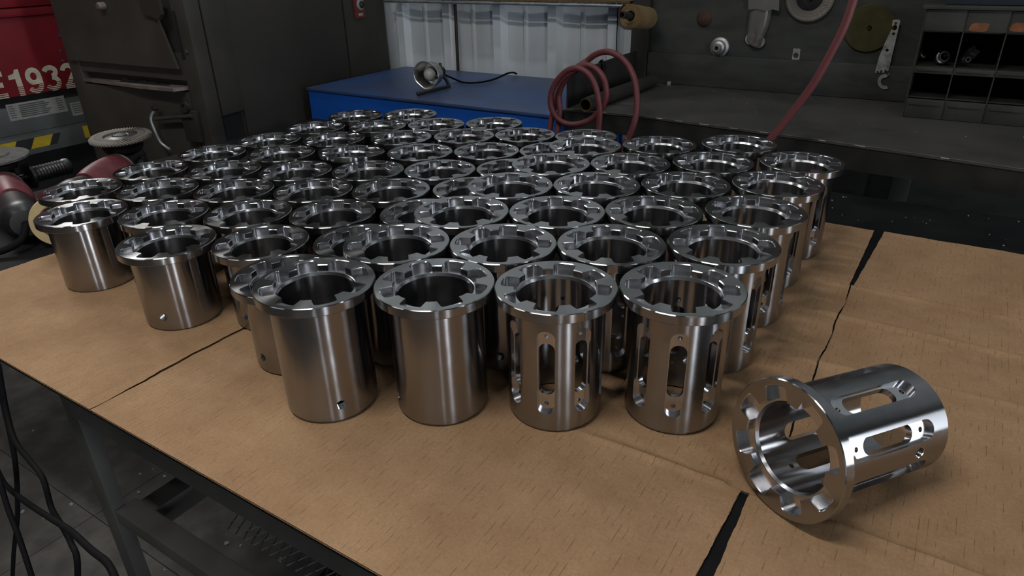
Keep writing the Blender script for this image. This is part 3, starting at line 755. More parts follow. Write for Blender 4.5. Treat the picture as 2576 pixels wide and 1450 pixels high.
# flap disc
def flap_disc(parent, rad, M, n=64, name='flap'):
    hubr = rad * .46
    MB().lathe([(rad * .13, .001), (rad * .16, .004), (hubr * .6, .006), (hubr, .003), (rad * .95, .0), (rad * .95, -.003), (hubr, -.001), (rad * .13, -.001)], 40, closed=True, M=M).build('backing_plate', 'black_plastic', parent)
    th = 2 * pi / n; V_, F_ = [], []
    r0, r1 = rad * .56, rad
    rr = [r0, r0 * .6 + r1 * .4, r1 * .93, r1]; V_ = []
    me = bpy.data.meshes.new(name)
    for side in (0, 1):
        for e in (0, 1):
            for i, r in enumerate(rr):
                a = (-.1 + 1.25 * e) * th + .22 * (r - r0) / (r1 - r0)
                z = .0035 + (.0038 if e == 0 else 0) - (.0035 if i == 3 else 0) - side * .0018
                V_.append((r * cos(a), r * sin(a), z))
    F_ = [(0, 1, 5, 4), (1, 2, 6, 5), (2, 3, 7, 6), (8, 12, 13, 9), (9, 13, 14, 10), (10, 14, 15, 11), (0, 4, 12, 8), (3, 11, 15, 7), (0, 8, 9, 1), (1, 9, 10, 2), (2, 10, 11, 3), (4, 5, 13, 12), (5, 6, 14, 13), (6, 7, 15, 14)]
    me.from_pydata(V_, [], F_); me.materials.append(MATS['flap_grit'])
    for k in range(n):
        o = bpy.data.objects.new(name, me); COL.objects.link(o); o.parent = parent; o.matrix_local = M @ Matrix.Rotation(th * k, 4, 'Z')
p = disc_frame(2040, -8).translation
fd = thing('flap_disc', 'grey flap sanding disc hung at the top of the backboard', 'sanding disc', p)
flap_disc(fd, .083, Matrix.Translation((0, -.012, 0)) @ Mc, 72)
MB().lathe([(0, .030), (.010, .030), (.010, 0), (0, 0)], 12, M=Mc).build('peg', 'frame_iron', fd)
p = disc_frame(2188, 70).translation
yd = thing('yellow_disc', 'olive yellow abrasive disc hung on the backboard', 'abrasive disc', p)
MB().lathe([(.008, .004), (.008, .009), (.030, .0095), (.078, .010), (.080, .008), (.080, .005), (.030, .003)], 56, closed=True, M=Mc).build('disc', 'yellow_fibre', yd)
MB().lathe([(0, .016), (.0055, .016), (.0055, 0), (0, 0)], 12, M=Mc).build('peg', 'black_void', yd)
def board_plate(name, mat, parent, pxs, z0, z1, holes=()):
    """flat plate on the board with the outline seen in the photo; holes are cut through"""
    o = Vector(parent.location); poly = []
    for x, y in pxs:
        q = on(x, y, 1, FB); poly.append((q.x - o.x, q.z - o.z))
    b = MB(); b.prism(poly, z0, z1, Mc); bmesh.ops.recalc_face_normals(b.bm, faces=b.bm.faces)
    me = bpy.data.meshes.new(name); b.bm.to_mesh(me); b.bm.free()
    if holes:
        c = MB()
        for x, y, r in holes:
            q = on(x, y, 1, FB); c.prism([(q.x - o.x + r * cos(2 * pi * k / 20), q.z - o.z + r * sin(2 * pi * k / 20)) for k in range(20)], z0 - .01, z1 + .01, Mc)
        me = boolean(me, [c]); me.materials.clear()
    return link(name, me, mat, parent, 30)
sp_ = thing('notched_gauge', 'pale steel gauge plate with keyhole and notched end on the backboard', 'gauge', on(2255, 55, 1, FB))
board_plate('plate', 'zinc_plate', sp_, [(2248, 50), (2252, 48), (2264, 48), (2267, 51), (2253, 110), (2243, 152), (2238, 174), (2237, 177), (2233, 176), (2232, 173), (2228, 173), (2227, 180), (2223, 181), (2221, 179), (2222, 174), (2218, 174), (2216, 181), (2213, 180), (2211, 176), (2208, 176), (2208, 181), (2205, 181), (2204, 178), (2214, 140), (2231, 100), (2245, 72)], .0230, .0265, [(2252, 68, .0085), (2255, 57, .0045), (2250, 83, .0045), (2234, 124, .005)])
MB().lathe([(0, .031), (.004, .031), (.004, 0), (0, 0)], 12, M=Matrix.Translation(on(2255, 57, 1, FB) - Vector(sp_.location)) @ Mc).build('peg', 'frame_iron', sp_)
hs = thing('hook_spanner', 'small dark steel hook spanner below the notched gauge', 'spanner', on(2226, 188, 1, FB))
arc = []
cx, cy = 2228, 203
for k in range(13):
    a = radians(300 - 232 * k / 12); arc.append((cx + 19 * cos(a) * .95, cy - 19 * sin(a)))
arc2 = []
for k in range(13):
    a = radians(68 + 225 * k / 12); arc2.append((cx + 10 * cos(a), cy - 10 * sin(a)))
board_plate('hook', 'cast_zinc', hs, arc + [(2238, 180), (2240, 188), (2234, 191)] + arc2[1:], .0230, .0265, [(2236, 186, .003)])
MB().lathe([(0, .031), (.003, .031), (.003, .0), (0, 0)], 10, M=Matrix.Translation(on(2236, 186, 1, FB) - Vector(hs.location)) @ Mc).build('peg', 'frame_iron', hs)
tg = thing('slotted_tag', 'small grey steel tag with round hole screwed to the backboard', 'tag', on(2003, 138, 1, FB))
board_plate('plate', 'cast_zinc', tg, [(1996, 123), (1998, 121.5), (2012, 122.5), (2014, 124), (2011, 154), (2009, 155.5), (1994, 154.5), (1992, 153)], .001, .004, [(2002.5, 139.5, .0095)])
for y in (128, 150):
    MB().lathe([(0, .0065), (.004, .006), (.005, .0041), (0, .0041)], 12, M=Matrix.Translation(on(2003 - (y - 138) * .1, y, 1, FB) - Vector(tg.location)) @ Mc).build('screw', 'cast_zinc', tg)
# clear bag of washers
bg = thing('parts_bag', 'clear plastic bag holding washers hung at the top of the backboard', 'bag', on(1920, 10, 1, FB))
o_ = Vector(bg.location)
def bag_poly(pxs): return [((on(x, y, 1, FB).x - o_.x), (on(x, y, 1, FB).z - o_.z)) for x, y in pxs]
m = MB()
L0 = bag_poly([(1889, -60), (1888, 25), (1881, 80), (1880, 103), (1888, 113), (1905, 119), (1917, 116), (1924, 92), (1937, 60), (1943, 20), (1947, -60)])
cxx = sum(p[0] for p in L0) / len(L0)
rows_ = []
for s, z in ((1, .004), (.97, .012), (.7, .021), (.3, .024)):
    rows_.append([m.bm.verts.new(Mc @ Vector((cxx + (x - cxx) * s, y * (.96 + .04 * s), z + .002 * sin(9 * x * 40 + y * 60)))) for x, y in L0])
for A, B in zip(rows_, rows_[1:]):
    for k in range(len(L0)): m.bm.faces.new((A[k], A[(k + 1) % len(L0)], B[(k + 1) % len(L0)], B[k]))
m.bm.faces.new(rows_[-1]); m.bm.faces.new(rows_[0][::-1])
m.build('film', 'bag_film', bg, 50)
m = MB(); m.prism(bag_poly([(1904, 25), (1940, 24), (1926, 85), (1908, 98), (1901, 90)]), .006, .0085, Mc); m.build('insert', 'bag_card', bg, None)
m = MB(); m.prism(bag_poly([(1888, -60), (1968, -60), (1964, 26), (1950, 22), (1930, 26), (1908, 21), (1888, 23)]), .025, .030, Mc); m.build('folded_header', 'bag_film', bg, None)
for x, y in ((1892, 97), (1911, 104)):
    q = on(x, y, 1, FB) - o_
    MB().lathe([(.006, .010), (.022, .010), (.022, .013), (.006, .013)], 28, closed=True, M=Matrix.Translation(q) @ Mc).build('washer', 'cast_zinc', bg)

# ------------------------------------------------------------------ bin cabinet at the bench's right
bc = thing('bin_cabinet', 'dark steel pigeonhole bin cabinet on the bench', 'bin cabinet', (0, 0, 0))
B0 = 2.555; CW = .1085; U0 = -.134; NC = 5; Zt = .436
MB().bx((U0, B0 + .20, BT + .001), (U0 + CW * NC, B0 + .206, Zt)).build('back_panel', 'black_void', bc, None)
for i in range(NC + 1):
    MB().bx((U0 + CW * i - .0015, B0 + .002, BT + .001), (U0 + CW * i + .0015, B0 + .1995, Zt - .012)).build('divider', 'bin_paint', bc, None)
MB().bx((U0 - .012, B0 - .012, Zt - .0115), (U0 + CW * NC + .012, B0 + .206, Zt), .002).build('top_board', 'bin_paint', bc)
for z in (.165, .258, .362):
    MB().bx((U0 + .002, B0 + .01, z - .003), (U0 + CW * NC - .002, B0 + .1995, z)).build('shelf', 'bin_paint', bc, None)
for i in range(NC):
    a, b = U0 + CW * i + .002, U0 + CW * (i + 1) - .002
    MB().bx((a, B0, .363), (b, B0 + .008, .423), .0015).build('drawer_front', 'bin_paint', bc)
    MB().bx((a, B0, .238), (b, B0 + .006, .2575), .0015).build('bin_lip', 'bin_paint', bc)
    MB().bx((a + .006, B0 - .004, .246), (b - .012, B0 - .0002, .2545), .001).build('card_holder', 'bin_paint', bc)
    MB().bx((a, B0, BT + .001), (b, B0 + .006, .160), .0015).build('bin_lip', 'bin_paint', bc)
    MB().bx((a + .008, B0 - .004, .141), (b - .010, B0 - .0002, .149), .001).build('card_holder', 'bin_paint', bc)
for i, (x0, x1) in ((1, (2436, 2492)), (2, (2538, 2592))):
    q0, q1 = on(x0, 75, 1, B0), on(x1, 55, 1, B0); yb = q0.z - .004; yt = yb + .024
    ed = [(q0.x, yb + .006), (q0.x + .006, yb), (q1.x - .012, yb - .001), (q1.x - .003, yb + .004), (q1.x, yt - .003), (q1.x - .008, yt), (q0.x + .014, yt), (q0.x + .004, yt - .005)]
    Mx = Matrix(((1, 0, 0, 0), (0, 0, -1, B0), (0, 1, 0, 0), (0, 0, 0, 1)))
    MB().prism(ed, .0002, .0009, Mx).build('paper_label', 'orange_label', bc, None)['label'] = 'torn orange paper label'
# shiny fittings lying in the pigeonholes
def fitting(px, py, r, h, tilt, lab):
    p = on(px, py, 2, .261 + r * .75); p.y = max(2.60, min(p.y, 2.68)); q = on(px, py, 1, p.y); q.z = max(q.z, .259 + sqrt(r * r + h * h) * 1.03)
    t = thing('pipe_fitting', lab, 'fitting', q)
    M_ = Matrix.Rotation(tilt, 4, 'X') @ Matrix.Rotation(.5, 4, 'Y')
    MB().lathe([(r * .6, -h), (r * .92, -h), (r, -h * .7), (r, h * .2), (r * .8, h * .35), (r * .8, h), (r * .6, h)], 6 if h > r else 24, closed=True, M=M_).build('body', 'chrome', t, 30)
fitting(2325, 138, .016, .014, .9, 'shiny steel fitting at the left of the upper left pigeonhole')
fitting(2368, 155, .020, .012, 1.2, 'shiny round steel ring in the upper left pigeonhole')
fitting(2425, 162, .011, .016, 1.4, 'small shiny hex fitting in the second upper pigeonhole')
fitting(2446, 140, .020, .026, .7, 'large hex steel fitting at the right of the second upper pigeonhole')
tag(MB().bx((U0 + .045, B0 + .01, Zt + .0005), (U0 + CW * NC, B0 + .19, Zt + .06), .004).build('storage_tray', 'tray_plastic', None), 'dark blue storage tray on top of the bin cabinet', 'tray')

# ------------------------------------------------------------------ red hoses
hz = lambda x, y: (1370 + x / 5.576, 100 + y / 5.576)
def hp(x, y, v): a = hz(x, y); return on(a[0], a[1], 1, v)
big = [hp(1130, 1460, 2.03), hp(1180, 1370, 2.035), hp(1255, 1180, 2.04), hp(1292, 980, 2.05), hp(1296, 790, 2.06), hp(1262, 560, 2.07), hp(1170, 360, 2.085), hp(1040, 230, 2.10), hp(880, 168, 2.11), hp(720, 205, 2.12), hp(590, 300, 2.125), hp(440, 400, 2.10), hp(280, 560, 2.085), hp(190, 740, 2.08), hp(135, 960, 2.07), hp(95, 1120, 2.06), hp(70, 1280, 2.05), hp(60, 1420, 2.04)]
coil = [hp(745, 1460, 2.015), hp(758, 1250, 2.02), hp(772, 1000, 2.02), hp(745, 780, 2.02), hp(690, 600, 2.02), hp(590, 460, 2.02), hp(450, 400, 2.022), hp(310, 440, 2.025), hp(180, 570, 2.028), hp(100, 730, 2.03), hp(85, 900, 2.03), hp(140, 1050, 2.032), hp(250, 1155, 2.036), hp(390, 1190, 2.04), hp(540, 1165, 2.045), hp(690, 1085, 2.05), hp(800, 960, 2.05), hp(860, 820, 2.05), hp(862, 680, 2.05), hp(820, 530, 2.05), hp(720, 410, 2.055), hp(580, 358, 2.06), hp(450, 420, 2.06), hp(330, 520, 2.06), hp(245, 640, 2.06), hp(200, 800, 2.06), hp(215, 1000, 2.055), hp(190, 1200, 2.05), hp(170, 1380, 2.04)]
def drop(p): return [p + Vector((0, 0, -.12)), p + Vector((0, -.0, -.4))]
tag(MB().tube(drop(big[0])[::-1] + big + drop(big[-1]), .0098, 12, 6).build('air_hose', 'hose_rubber', None, 60), 'red rubber hose arching highest above the bench\'s left end', 'hose')
tag(MB().tube(drop(coil[0])[::-1] + coil + drop(coil[-1]), .0098, 12, 6).build('air_hose', 'hose_rubber', None, 60), 'red rubber hose coiled in a round loop beside the blue cabinet', 'hose')
dg_ = [on(2185, -160, 1, 2.03), on(2165, -60, 1, 2.03), on(2147, 0, 1, 2.03), on(2124, 66, 1, 2.03), on(2092, 130, 1, 2.03), on(2050, 205, 1, 2.03), on(1997, 278, 1, 2.03), on(1945, 342, 1, 2.025), on(1900, 395, 1, 2.02), on(1880, 470, 1, 2.02)]
dg_ = [dg_[0] + Vector((.02, 0, .9))] + dg_ + [dg_[-1] + Vector((-.02, 0, -.3))]
tag(MB().tube(dg_, .0108, 12, 8).build('air_hose', 'hose_rubber', None, 60), 'straight red rubber hose hanging diagonally down past the bench', 'hose')

# ------------------------------------------------------------------ brown machine on the left
mc = thing('steel_machine', 'tall grimy brown steel machine cabinet at the table\'s end', 'machine', (-2.40, 1.60, 0), radians(7))
MB().bx((-.735, .03, FLOOR), (-.012, 1.22, 1.45), .004).build('housing', 'machine_side', mc)
MB().bx((-.075, -.012, FLOOR), (-.0, .055, 1.45), .006).build('corner_post', 'machine_paint', mc)
MB().bx((-.765, 0.0, FLOOR), (-.70, .06, 1.45), .004).build('corner_post', 'machine_paint', mc)
MB().prism([(-.7, .20), (-.085, .19), (-.085, .29), (-.7, .29)], 0, .022, Matrix(((1, 0, 0, 0), (0, 0, 1, .006), (0, 1, 0, 0), (0, 0, 0, 1)))).build('rail', 'machine_paint', mc, None)
# upper door leaning forward, its right edge slanting
MB().prism([(-.735, .246), (-.10, .236), (-.168, .475), (-.27, .80), (-.72, .80)], 0, .012, Matrix(((1, 0, 0, 0), (0, 0, 1, -.018), (0, 1, 0, 0), (0, 0, 0, 1)))).build('upper_door', 'machine_paint', mc, None)
d_ = MB().bx((-.70, -.004, -.78), (-.085, .02, .150), .003).build('lower_door', 'machine_paint', mc)
MB().lathe([(0, .028), (.010, .027), (.014, .02), (.014, 0), (0, 0)], 20, M=Matrix.Translation((-.42, -.019, .455)) @ Mc).build('knob', 'dusty_steel', mc)
MB().prism([(-.775, .010), (-.30, -.045), (-.11, -.05), (-.088, .002), (-.088, .018), (-.70, .018)], .158, .170, None).build('drip_shelf', 'dusty_steel', mc, None)
m = MB(); random.seed(5)
x = -.46; jag = [(x, .1702)]
while x < -.19:     # heap of black swarf caught behind the shelf
    x += random.uniform(.004, .014); jag.append((x, .1702 + random.uniform(.002, .011) * (2.2 if random.random() > .85 else 1) * (1 - .6 * abs(x + .36) / .2)))
jag.append((x + .004, .1702))
m.prism(jag, -.010, .004, Matrix(((1, 0, 0, 0), (0, 0, 1, 0), (0, 1, 0, 0), (0, 0, 0, 1))))
sw = m.build('swarf', 'black_void', mc, None); sw['kind'] = 'stuff'
MB().bx((-.068, -.0125, .27), (-.052, -.0115, .44)).build('slot_cover', 'black_void', mc, None)
MB().prism([(-.20, .43), (-.165, .425), (-.12, .41), (-.10, .43), (-.10, .50), (-.20, .50)], 0, .016, Matrix(((1, 0, 0, 0), (0, 0, 1, -.036), (0, 1, 0, 0), (0, 0, 0, 1)))).build('hinge_bracket', 'machine_side', mc, None)
la = MB().bx((-.125, -.032, -.035), (-.045, -.0125, .085), .004).build('latch_block', 'machine_side', mc)
MB().cyl((-.27, -.035, .042), (-.06, -.035, .068), .008, None, 12).build('latch_bar', 'frame_iron', la)
MB().tube([(-.262, -.035, .075), (-.275, -.05, .045), (-.262, -.056, .0), (-.255, -.05, -.045), (-.235, -.045, -.066), (-.215, -.045, -.075)], .0065, 8, 5).build('latch_handle', 'galvanised', la, 60)
MB().lathe([(.012, -.006), (.020, -.006), (.020, .006), (.012, .006)], 20, closed=True, M=Matrix.Translation((-.085, -.036, .10)) @ Mc).build('latch_ring', 'machine_side', la)
MB().lathe([(0, .018), (.010, .016), (.012, 0), (0, 0)], 14, M=Matrix.Translation((-.258, -.028, .085)) @ Mc).build('latch_knob', 'machine_side', la)
MB().lathe([(0, .008), (.006, .006), (.007, 0), (0, 0)], 12, M=Matrix.Translation((-.035, -.0125, .30)) @ Mc).build('bolt_head', 'machine_paint', mc)
# right side face
MB().bx((-.0118, .062, .055), (-.0, .175, 1.45), .002).build('side_strip', 'machine_paint', mc)
MB().bx((-.0118, .175, -.6), (-.004, .875, 1.45), .002).build('side_panel', 'machine_side', mc)
MB().bx((-.0118, .885, -.6), (-.001, 1.20, 1.45), .002).build('side_panel', 'machine_side', mc)
MB().bx((-.0118, .062, -.6), (-.008, .160, .050)).build('lower_recess', 'black_void', mc, None)
sb = MB().bx((-.0005, .95, .335), (.012, 1.03, .47), .003).build('switch_plate', 'switch_red', mc)
Ms = Matrix.Translation((.0121, .99, .395)) @ Matrix.Rotation(radians(90), 4, 'Y')
MB().lathe([(.016, 0), (.026, 0), (.026, .006), (.022, .009), (.016, .009)], 28, closed=True, M=Ms).build('button_ring', 'decal_white', sb)
MB().lathe([(0, 0.0), (.0158, 0.0), (.0158, .016), (.012, .019), (0, .019)], 24, M=Ms).build('push_button', 'black_plastic', sb)
MB().bx((.0121, .972, .345), (.0132, 1.006, .357)).build('switch_label', 'decal_white', sb, None)

# ------------------------------------------------------------------ welder at the far left
wd = thing('welding_machine', 'red and grey welding machine beyond the grinders', 'welder', (-3.4, 1.2, 0))
wy = lambda v: v - 1.2
def wf(u): return u + 3.4
rc_ = MB()
rc_.bx((-.62, wy(.45), .093), (0.0, wy(1.735), .405), .006); rc_.build('red_cover', 'red_paint', wd)
MB().bx((-.63, wy(.44), .4055), (.014, wy(1.745), .437), .008).build('cover_rim', 'red_paint', wd)
MB().bx((-.60, wy(.46), .4375), (-.02, wy(1.72), .70), .02).build('upper_hood', 'red_paint', wd)
MB().bx((-.60, wy(.46), .052), (-.03, wy(1.72), .0925)).build('vent_gap', 'black_void', wd, None)
SZ = on(100, 356, 0, -3.345).z
MB().bx((-.60, wy(.45), SZ + .0315), (-.012, wy(1.73), .0518), .003).build('grey_panel', 'grey_panel', wd)
sill = MB().bx((-.60, wy(.44), SZ - .048), (.055, wy(1.75), SZ + .031), .004).build('sill', 'grey_panel', wd)
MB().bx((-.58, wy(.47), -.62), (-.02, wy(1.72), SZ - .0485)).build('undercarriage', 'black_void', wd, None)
for y in (.62, 1.6):
    MB().lathe([(.05, -.04), (.14, -.05), (.15, -.03), (.15, .03), (.14, .05), (.05, .04)], 32, closed=True, M=Matrix.Translation((-.12, wy(y), FLOOR + .15)) @ Matrix.Rotation(radians(90), 4, 'Y')).build('wheel', 'rubber', wd)
    MB().bx((-.2, wy(y) - .03, FLOOR + .12), (-.04, wy(y) + .03, -.60)).build('axle_bracket', 'frame_iron', wd, None)
for x, y in ((153, 128), (159, 153), (150, 90)):
    q = on(x, y, 0, -3.4); MB().lathe([(0, .006), (.006, .004), (.008, 0), (0, 0)], 12, M=Matrix.Translation((0.0, wy(q.y), q.z)) @ Matrix.Rotation(radians(90), 4, 'Y')).build('bolt_head', 'frame_iron', wd)
# the year printed on the cover: solid on top, broken into stripes below
def printed(txt, v0, v1, z0, z1, parent):
    bm = glyph_bm(txt)
    xs = [v.co.x for v in bm.verts]; ys = [v.co.y for v in bm.verts]; ax, bx_, ay, by = min(xs), max(xs), min(ys), max(ys)
    for v in bm.verts: v.co.x = (v.co.x - ax) / (bx_ - ax); v.co.y = (v.co.y - ay) / (by - ay)
    out = bmesh.new()
    bands = [(.335, 1.01)] + [(.335 - .0675 * (k + 1) + .026, .335 - .0675 * k - .0) for k in range(5)]
    bands = [(.345, 1.01)] + [(.345 - .069 * (k + 1), .345 - .069 * k - .030) for k in range(5)]
    for lo, hi in bands:
        c = bm.copy()
        for pt, no in (((0, lo, 0), (0, -1, 0)), ((0, hi, 0), (0, 1, 0))):
            bmesh.ops.bisect_plane(c, geom=c.verts[:] + c.edges[:] + c.faces[:], plane_co=pt, plane_no=no, clear_outer=True)
        me = bpy.data.meshes.new('x'); c.to_mesh(me); c.free(); out.from_mesh(me); bpy.data.meshes.remove(me)
    bm.free()
    for v in out.verts:
        y, z = v0 + (v1 - v0) * v.co.x, z0 + (z1 - z0) * v.co.y
        v.co = (.0008 + .0003 * v.co.z, wy(y), z)
    r = bmesh.ops.extrude_face_region(out, geom=out.faces[:])
    for e in r['geom']:
        if isinstance(e, bmesh.types.BMVert): e.co.x = .0002
    me = bpy.data.meshes.new('printed_year'); bmesh.ops.recalc_face_normals(out, faces=out.faces); out.to_mesh(me); out.free()
    return link('printed_year' if txt != 'E' else 'printed_letter', me, 'cream_print', parent)
printed('1932', on(27, 215, 0, -3.4).y, on(195, 195, 0, -3.4).y, on(62, 240, 0, -3.4).z, on(46, 174, 0, -3.4).z, wd)
printed('E', on(-30, 215, 0, -3.4).y, on(13, 215, 0, -3.4).y, on(62, 240, 0, -3.4).z, on(46, 174, 0, -3.4).z, wd)
# decals: panels of small print
def decal(x0, y0, x1, y1, parent, cols):
    q0, q1 = on(x0, y1, 0, -3.412), on(x1, y0, 0, -3.412)
    dz = (q0.z, on(x0, y0, 0, -3.412).z)
    p = MB().bx((-.0118, wy(q0.y), dz[0]), (-.0108, wy(q1.y), dz[1])).build('decal', 'decal_white', parent, None)
    w_, h_ = q1.y - q0.y, dz[1] - dz[0]
    for cx_, cw, n, hh in cols:
        for k in range(n):
            z = dz[1] - h_ * (.12 + .8 * k / n); ww = cw * w_ * (.8 + .2 * ((k * 37) % 10) / 10)
            MB().bx((-.0107, wy(q0.y) + cx_ * w_, z - h_ * hh), (-.0104, wy(q0.y) + cx_ * w_ + ww, z)).build('print_line', 'decal_ink', p, None)
decal(27, 262, 166, 306, wd, [(.03, .10, 6, .05), (.20, .55, 7, .07), (.84, .12, 6, .05)])
decal(184, 258, 236, 292, wd, [(.06, .80, 5, .06)])
# hazard stripes on the sill
def haz(parent, xs, mats):
    for (a, b), mm in zip(zip(xs, xs[1:]), mats):
        pl = []
        for x, y, sk in ((a, 1, -1), (b, 1, -1), (b, 0, 1), (a, 0, 1)):
            pass
        qa, qb = a, b; z0, z1 = SZ - .024, SZ + .020
        poly = [(wy(qa) - .012, z0), (wy(qb) - .012, z0), (wy(qb) + .014, z1), (wy(qa) + .014, z1)]
        MB().prism(poly, .0552, .0560, Matrix(((0, 0, 1, 0), (1, 0, 0, 0), (0, 1, 0, 0), (0, 0, 0, 1)))).build('hazard_stripe', mm, parent, None)
f_ = lambda x, y: on(x, y, 0, -3.345).y
haz(sill, [f_(-60, 370), f_(-15, 366), f_(34, 362), f_(80, 356), f_(128, 350), f_(148, 348)], ['hazard_yellow', 'hazard_black', 'hazard_yellow', 'hazard_black', 'hazard_yellow', 'hazard_black'][1:] + ['hazard_black'])
ya, yb = f_(213, 340), f_(232, 338)
MB().bx((.0552, wy(ya), SZ - .027), (.056, wy(yb), SZ + .027)).build('hazard_stripe', 'hazard_yellow', sill, None)
MB().bx((.0552, wy(yb) + .001, SZ - .027), (.056, wy(yb) + .03, SZ + .027)).build('hazard_stripe', 'hazard_black', sill, None)

# ------------------------------------------------------------------ angle grinders at the table's left end
TZ = -.0045
def grinder(label, disc_c, yaw, flaps, cable, handle_side=1, bl=0.0):
    """lies on its back with the disc facing up; local x runs from the motor to the head"""
    g = thing('angle_grinder', label, 'angle grinder', (disc_c.x, disc_c.y, TZ), yaw)
    SC = 1.42; g.scale = (SC,) * 3; dz = (disc_c.z - TZ) / SC
    tilt = Matrix.Rotation(radians(-3), 4, 'Y')
    Md = Matrix.Translation((0, 0, dz)) @ tilt
    if flaps: flap_disc(g, .0600, Md, 60)
    else:
        MB().lathe([(.008, .004), (.028, .004), (.031, .001), (.062, .0), (.0625, -.004), (.02, -.005)], 44, closed=True, M=Md).build('cutting_disc', 'grit_dark', g)
    nt_ = MB().lathe([(0, .009), (.008, .009), (.013, .007), (.014, .001), (0, .001)], 6 if not flaps else 20, M=Md).build('flange_nut', 'frame_iron', g)
    MB().lathe([(.012, dz - .028), (.036, dz - .026), (.040, dz - .016), (.026, dz - .013), (.013, dz - .004), (.010, dz - .003)], 36, closed=True).build('guard_collar', 'black_plastic', g)
    # gear head: rounded block under the disc
    b = MB(); b.bx((-.030, -.031, dz - .083), (.034, .031, dz - .0275), .016); b.build('gear_head', 'black_plastic', g)
    hz_ = dz - .058
    # red housing tapering back into the motor barrel
    Mh = Matrix.Translation((-.030, 0, hz_)) @ Matrix.Rotation(radians(-90), 4, 'Y')
    def sq(a, z): return 1 + .05 * cos(4 * a)
    MB().lathe([(0, -.001), (.024, .0), (.032, .010), (.0355, .035), (.0365, .075), (.034, .115), (.0300, .135), (0, .1355)], 36, M=Mh, squash=sq).build('housing', 'red_housing', g, 50)
    MB().lathe([(.0255, .002), (.0335, .0045), (.0352, .010), (.0335, .0115), (.0255, .0095)], 36, closed=True, M=Mh).build('joint_ring', 'dusty_steel', g)
    MB().lathe([(0, .136), (.0270, .137), (.0290, .150), (.0285, .210 - bl), (.0320, .225 - bl), (.0315, .250 - bl), (.022, .262 - bl), (0, .263 - bl)], 32, M=Mh).build('motor_barrel', 'black_plastic', g, 40)
    # side handle with flange
    if not handle_side:
        MB().lathe([(0, .012), (.012, .010), (.016, .004), (.016, 0), (0, 0)], 20, M=Matrix.Translation((-.005, -.0312, dz - .055)) @ Matrix.Rotation(radians(90), 4, 'X')).build('handle_boss', 'black_plastic', g)
    y0 = .034 * handle_side
    s_ = handle_side
    Mn = Matrix.Translation((-.005, y0, dz - .050)) @ Matrix.Rotation(radians(-90 * s_), 4, 'X') @ Matrix.Rotation(radians(20), 4, 'Y')
    prof = [(0, -.004), (.006, -.004), (.006, .010), (.026, .012), (.027, .017), (.014, .020)]
    for k in range(10): prof += [(.0165, .024 + k * .006), (.0150, .027 + k * .006)]
    prof += [(.017, .086), (.0165, .094), (.010, .099), (0, .100)]
    if handle_side: MB().lathe(prof, 24, M=Mn).build('side_handle', 'black_plastic', g, 40)
    if cable:
        MB().tube([(-.285, 0, hz_), (-.305, .003, hz_ - .004), (-.318, .015, hz_ - .018), (-.318, .045, .011), (-.30, .09, .008), (-.25, .15, .008), (-.2, .22, .008)], .0062, 8, 6).build('power_cord', 'rubber', g, 60)
    return g
g1 = on(304, 347, 2, .134)
hd = on(180, 500, 2, .05)
grinder('red angle grinder with flap disc lying on the table behind the sleeves', g1, atan2(g1.y - hd.y, g1.x - hd.x), True, False, 0, .055)
g2 = on(-22, 393, 2, .134)
hd2 = on(60, 560, 2, .04)
grinder('red and black angle grinder with thin disc at the left edge', g2, atan2(g2.y - hd2.y, g2.x - hd2.x), False, True, -1)
# tape roll leaning against the sleeve
tp = on(146, 556, 2, .053)
tr = thing('tape_roll', 'cream masking tape roll standing behind the left corner sleeve', 'tape roll', (tp.x, tp.y, TZ))
vw = Vector((tp.x, tp.y, 0)).normalized()
Mt = Matrix.Translation((0, 0, .0585)) @ (Vector((-vw.x, -vw.y, .12)).to_track_quat('Z', 'Y').to_matrix().to_4x4())
MB().lathe([(.040, -.012), (.0575, -.012), (.0578, 0), (.0575, .012), (.040, .012)], 56, closed=True, M=Mt).build('tape', 'tape_paper', tr)
MB().lathe([(.0375, -.0122), (.0398, -.0122), (.0398, .0122), (.0375, .0122)], 56, closed=True, M=Mt).build('core', 'kraft_paper', tr)

# ------------------------------------------------------------------ cables hanging at the lower left
def cable(label, pts, r=.0042):
    tag(MB().tube([on(x, y, 1, v) for x, y, v in pts], r, 10, 6).build('welding_cable', 'rubber', None, 60), label, 'cable', 'cables hanging by the table')
cable('black cable hanging straight down at the far left bottom', [(-12, 880, .34), (5, 1000, .33), (25, 1090, .32), (40, 1180, .31), (44, 1300, .30), (34, 1400, .30), (28, 1560, .30)])
cable('black cable looping right from the left edge to the floor', [(-5, 915, .33), (15, 1030, .32), (38, 1110, .30), (75, 1160, .29), (108, 1205, .28), (130, 1280, .27), (160, 1330, .26), (180, 1370, .25), (195, 1420, .24), (193, 1560, .24)])
cable('black cable crossing lowest toward the table leg', [(-20, 1150, .30), (10, 1215, .29), (60, 1260, .27), (120, 1300, .25), (175, 1335, .235), (230, 1385, .22), (272, 1420, .21), (300, 1480, .20)])
cable('black cable slanting down from the left edge, lowermost', [(-20, 1170, .27), (0, 1215, .26), (20, 1280, .25), (45, 1345, .24), (70, 1420, .23), (95, 1500, .22)])

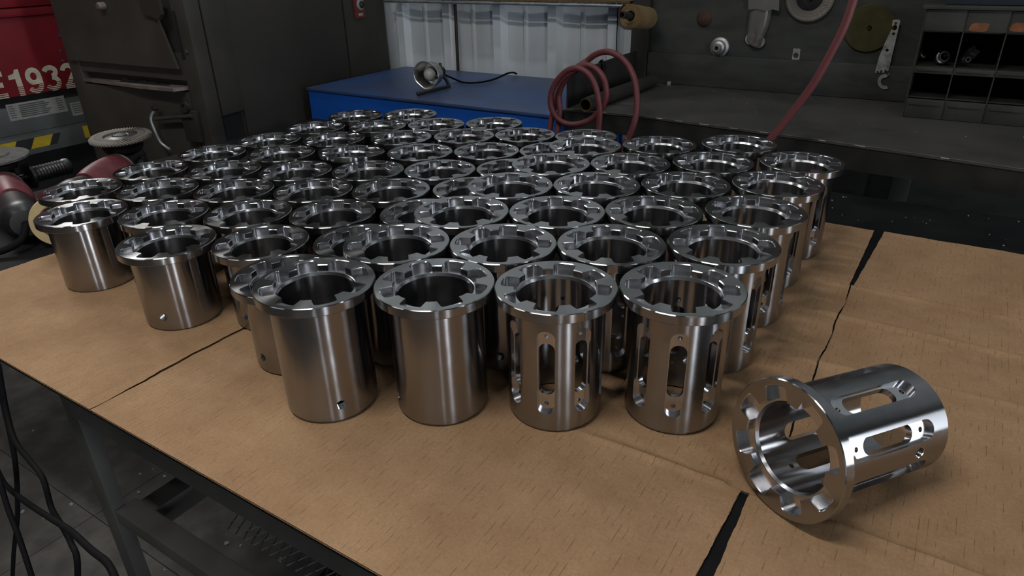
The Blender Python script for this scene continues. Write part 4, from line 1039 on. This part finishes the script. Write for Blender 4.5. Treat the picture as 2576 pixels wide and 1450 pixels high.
# metal chips and crumbs on the floor and on the bare table
random.seed(11)
m = MB()
for k in range(150):
    p = Vector((random.uniform(-2.6, -1.0), random.uniform(.0, 1.3), FLOOR)); s_ = random.uniform(.002, .008)
    m.box((p.x, p.y, FLOOR + s_ * .3), (s_, s_ * random.uniform(.5, 1.5), s_ * .6), Matrix.Rotation(random.random() * 3, 3, 'Z'))
tag(m.build('floor_crumbs', 'decal_white', None, None), 'pale crumbs and chips scattered on the concrete floor', 'debris', None, 'stuff')
m = MB()
for k in range(60):
    u = random.uniform(-.3, 1.2); v_ = random.uniform(1.74, 1.97); s_ = random.uniform(.0012, .0035)
    m.box((u, v_, -.0044 + s_ * .33), (s_, s_ * random.uniform(.5, 1.5), s_ * .6), Matrix.Rotation(random.random() * 3, 3, 'Z'))
tag(m.build('table_chips', 'decal_white', None, None), 'tiny pale metal chips scattered on the bare black table', 'debris', None, 'stuff')
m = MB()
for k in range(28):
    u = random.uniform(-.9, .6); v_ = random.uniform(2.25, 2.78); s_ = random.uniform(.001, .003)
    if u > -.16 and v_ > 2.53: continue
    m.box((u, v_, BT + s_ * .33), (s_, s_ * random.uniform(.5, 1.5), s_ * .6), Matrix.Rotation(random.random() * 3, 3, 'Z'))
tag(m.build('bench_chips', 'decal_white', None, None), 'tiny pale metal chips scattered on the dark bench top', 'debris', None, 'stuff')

# ------------------------------------------------------------------ ceiling lamp fixtures
for i, (p, tgt, sx, sy, wt, colr) in enumerate(LAMPS):
    lt = thing('ceiling_lamp', ['wide bay lamp at the far left end of the shop', 'tube lamp over the space before the table', 'tube lamp before the table\'s left end', 'tube lamp before the table\'s right end', 'tube lamp above the table\'s left end', 'tube lamp above the table\'s right end'][i], 'lamp', p)
    q = (Vector(tgt) - Vector(p)).to_track_quat('-Z', 'Y'); lt.rotation_mode = 'QUATERNION'; lt.rotation_quaternion = q
    MB().box((0, 0, .045), (sx + .06, sy + .06, .07), None, .01).build('housing', 'lamp_housing', lt)
    up_ = q.inverted() @ Vector((0, 0, 1))
    top = CEIL - p[2]
    for s in (-.4, .4):
        a = Vector((s * sx, 0, .07)); b = a + up_ * (top - .07 - (q @ a).z + .07)
        MB().cyl(a, b, .006, None, 8).build('hanger_rod', 'galvanised', lt)
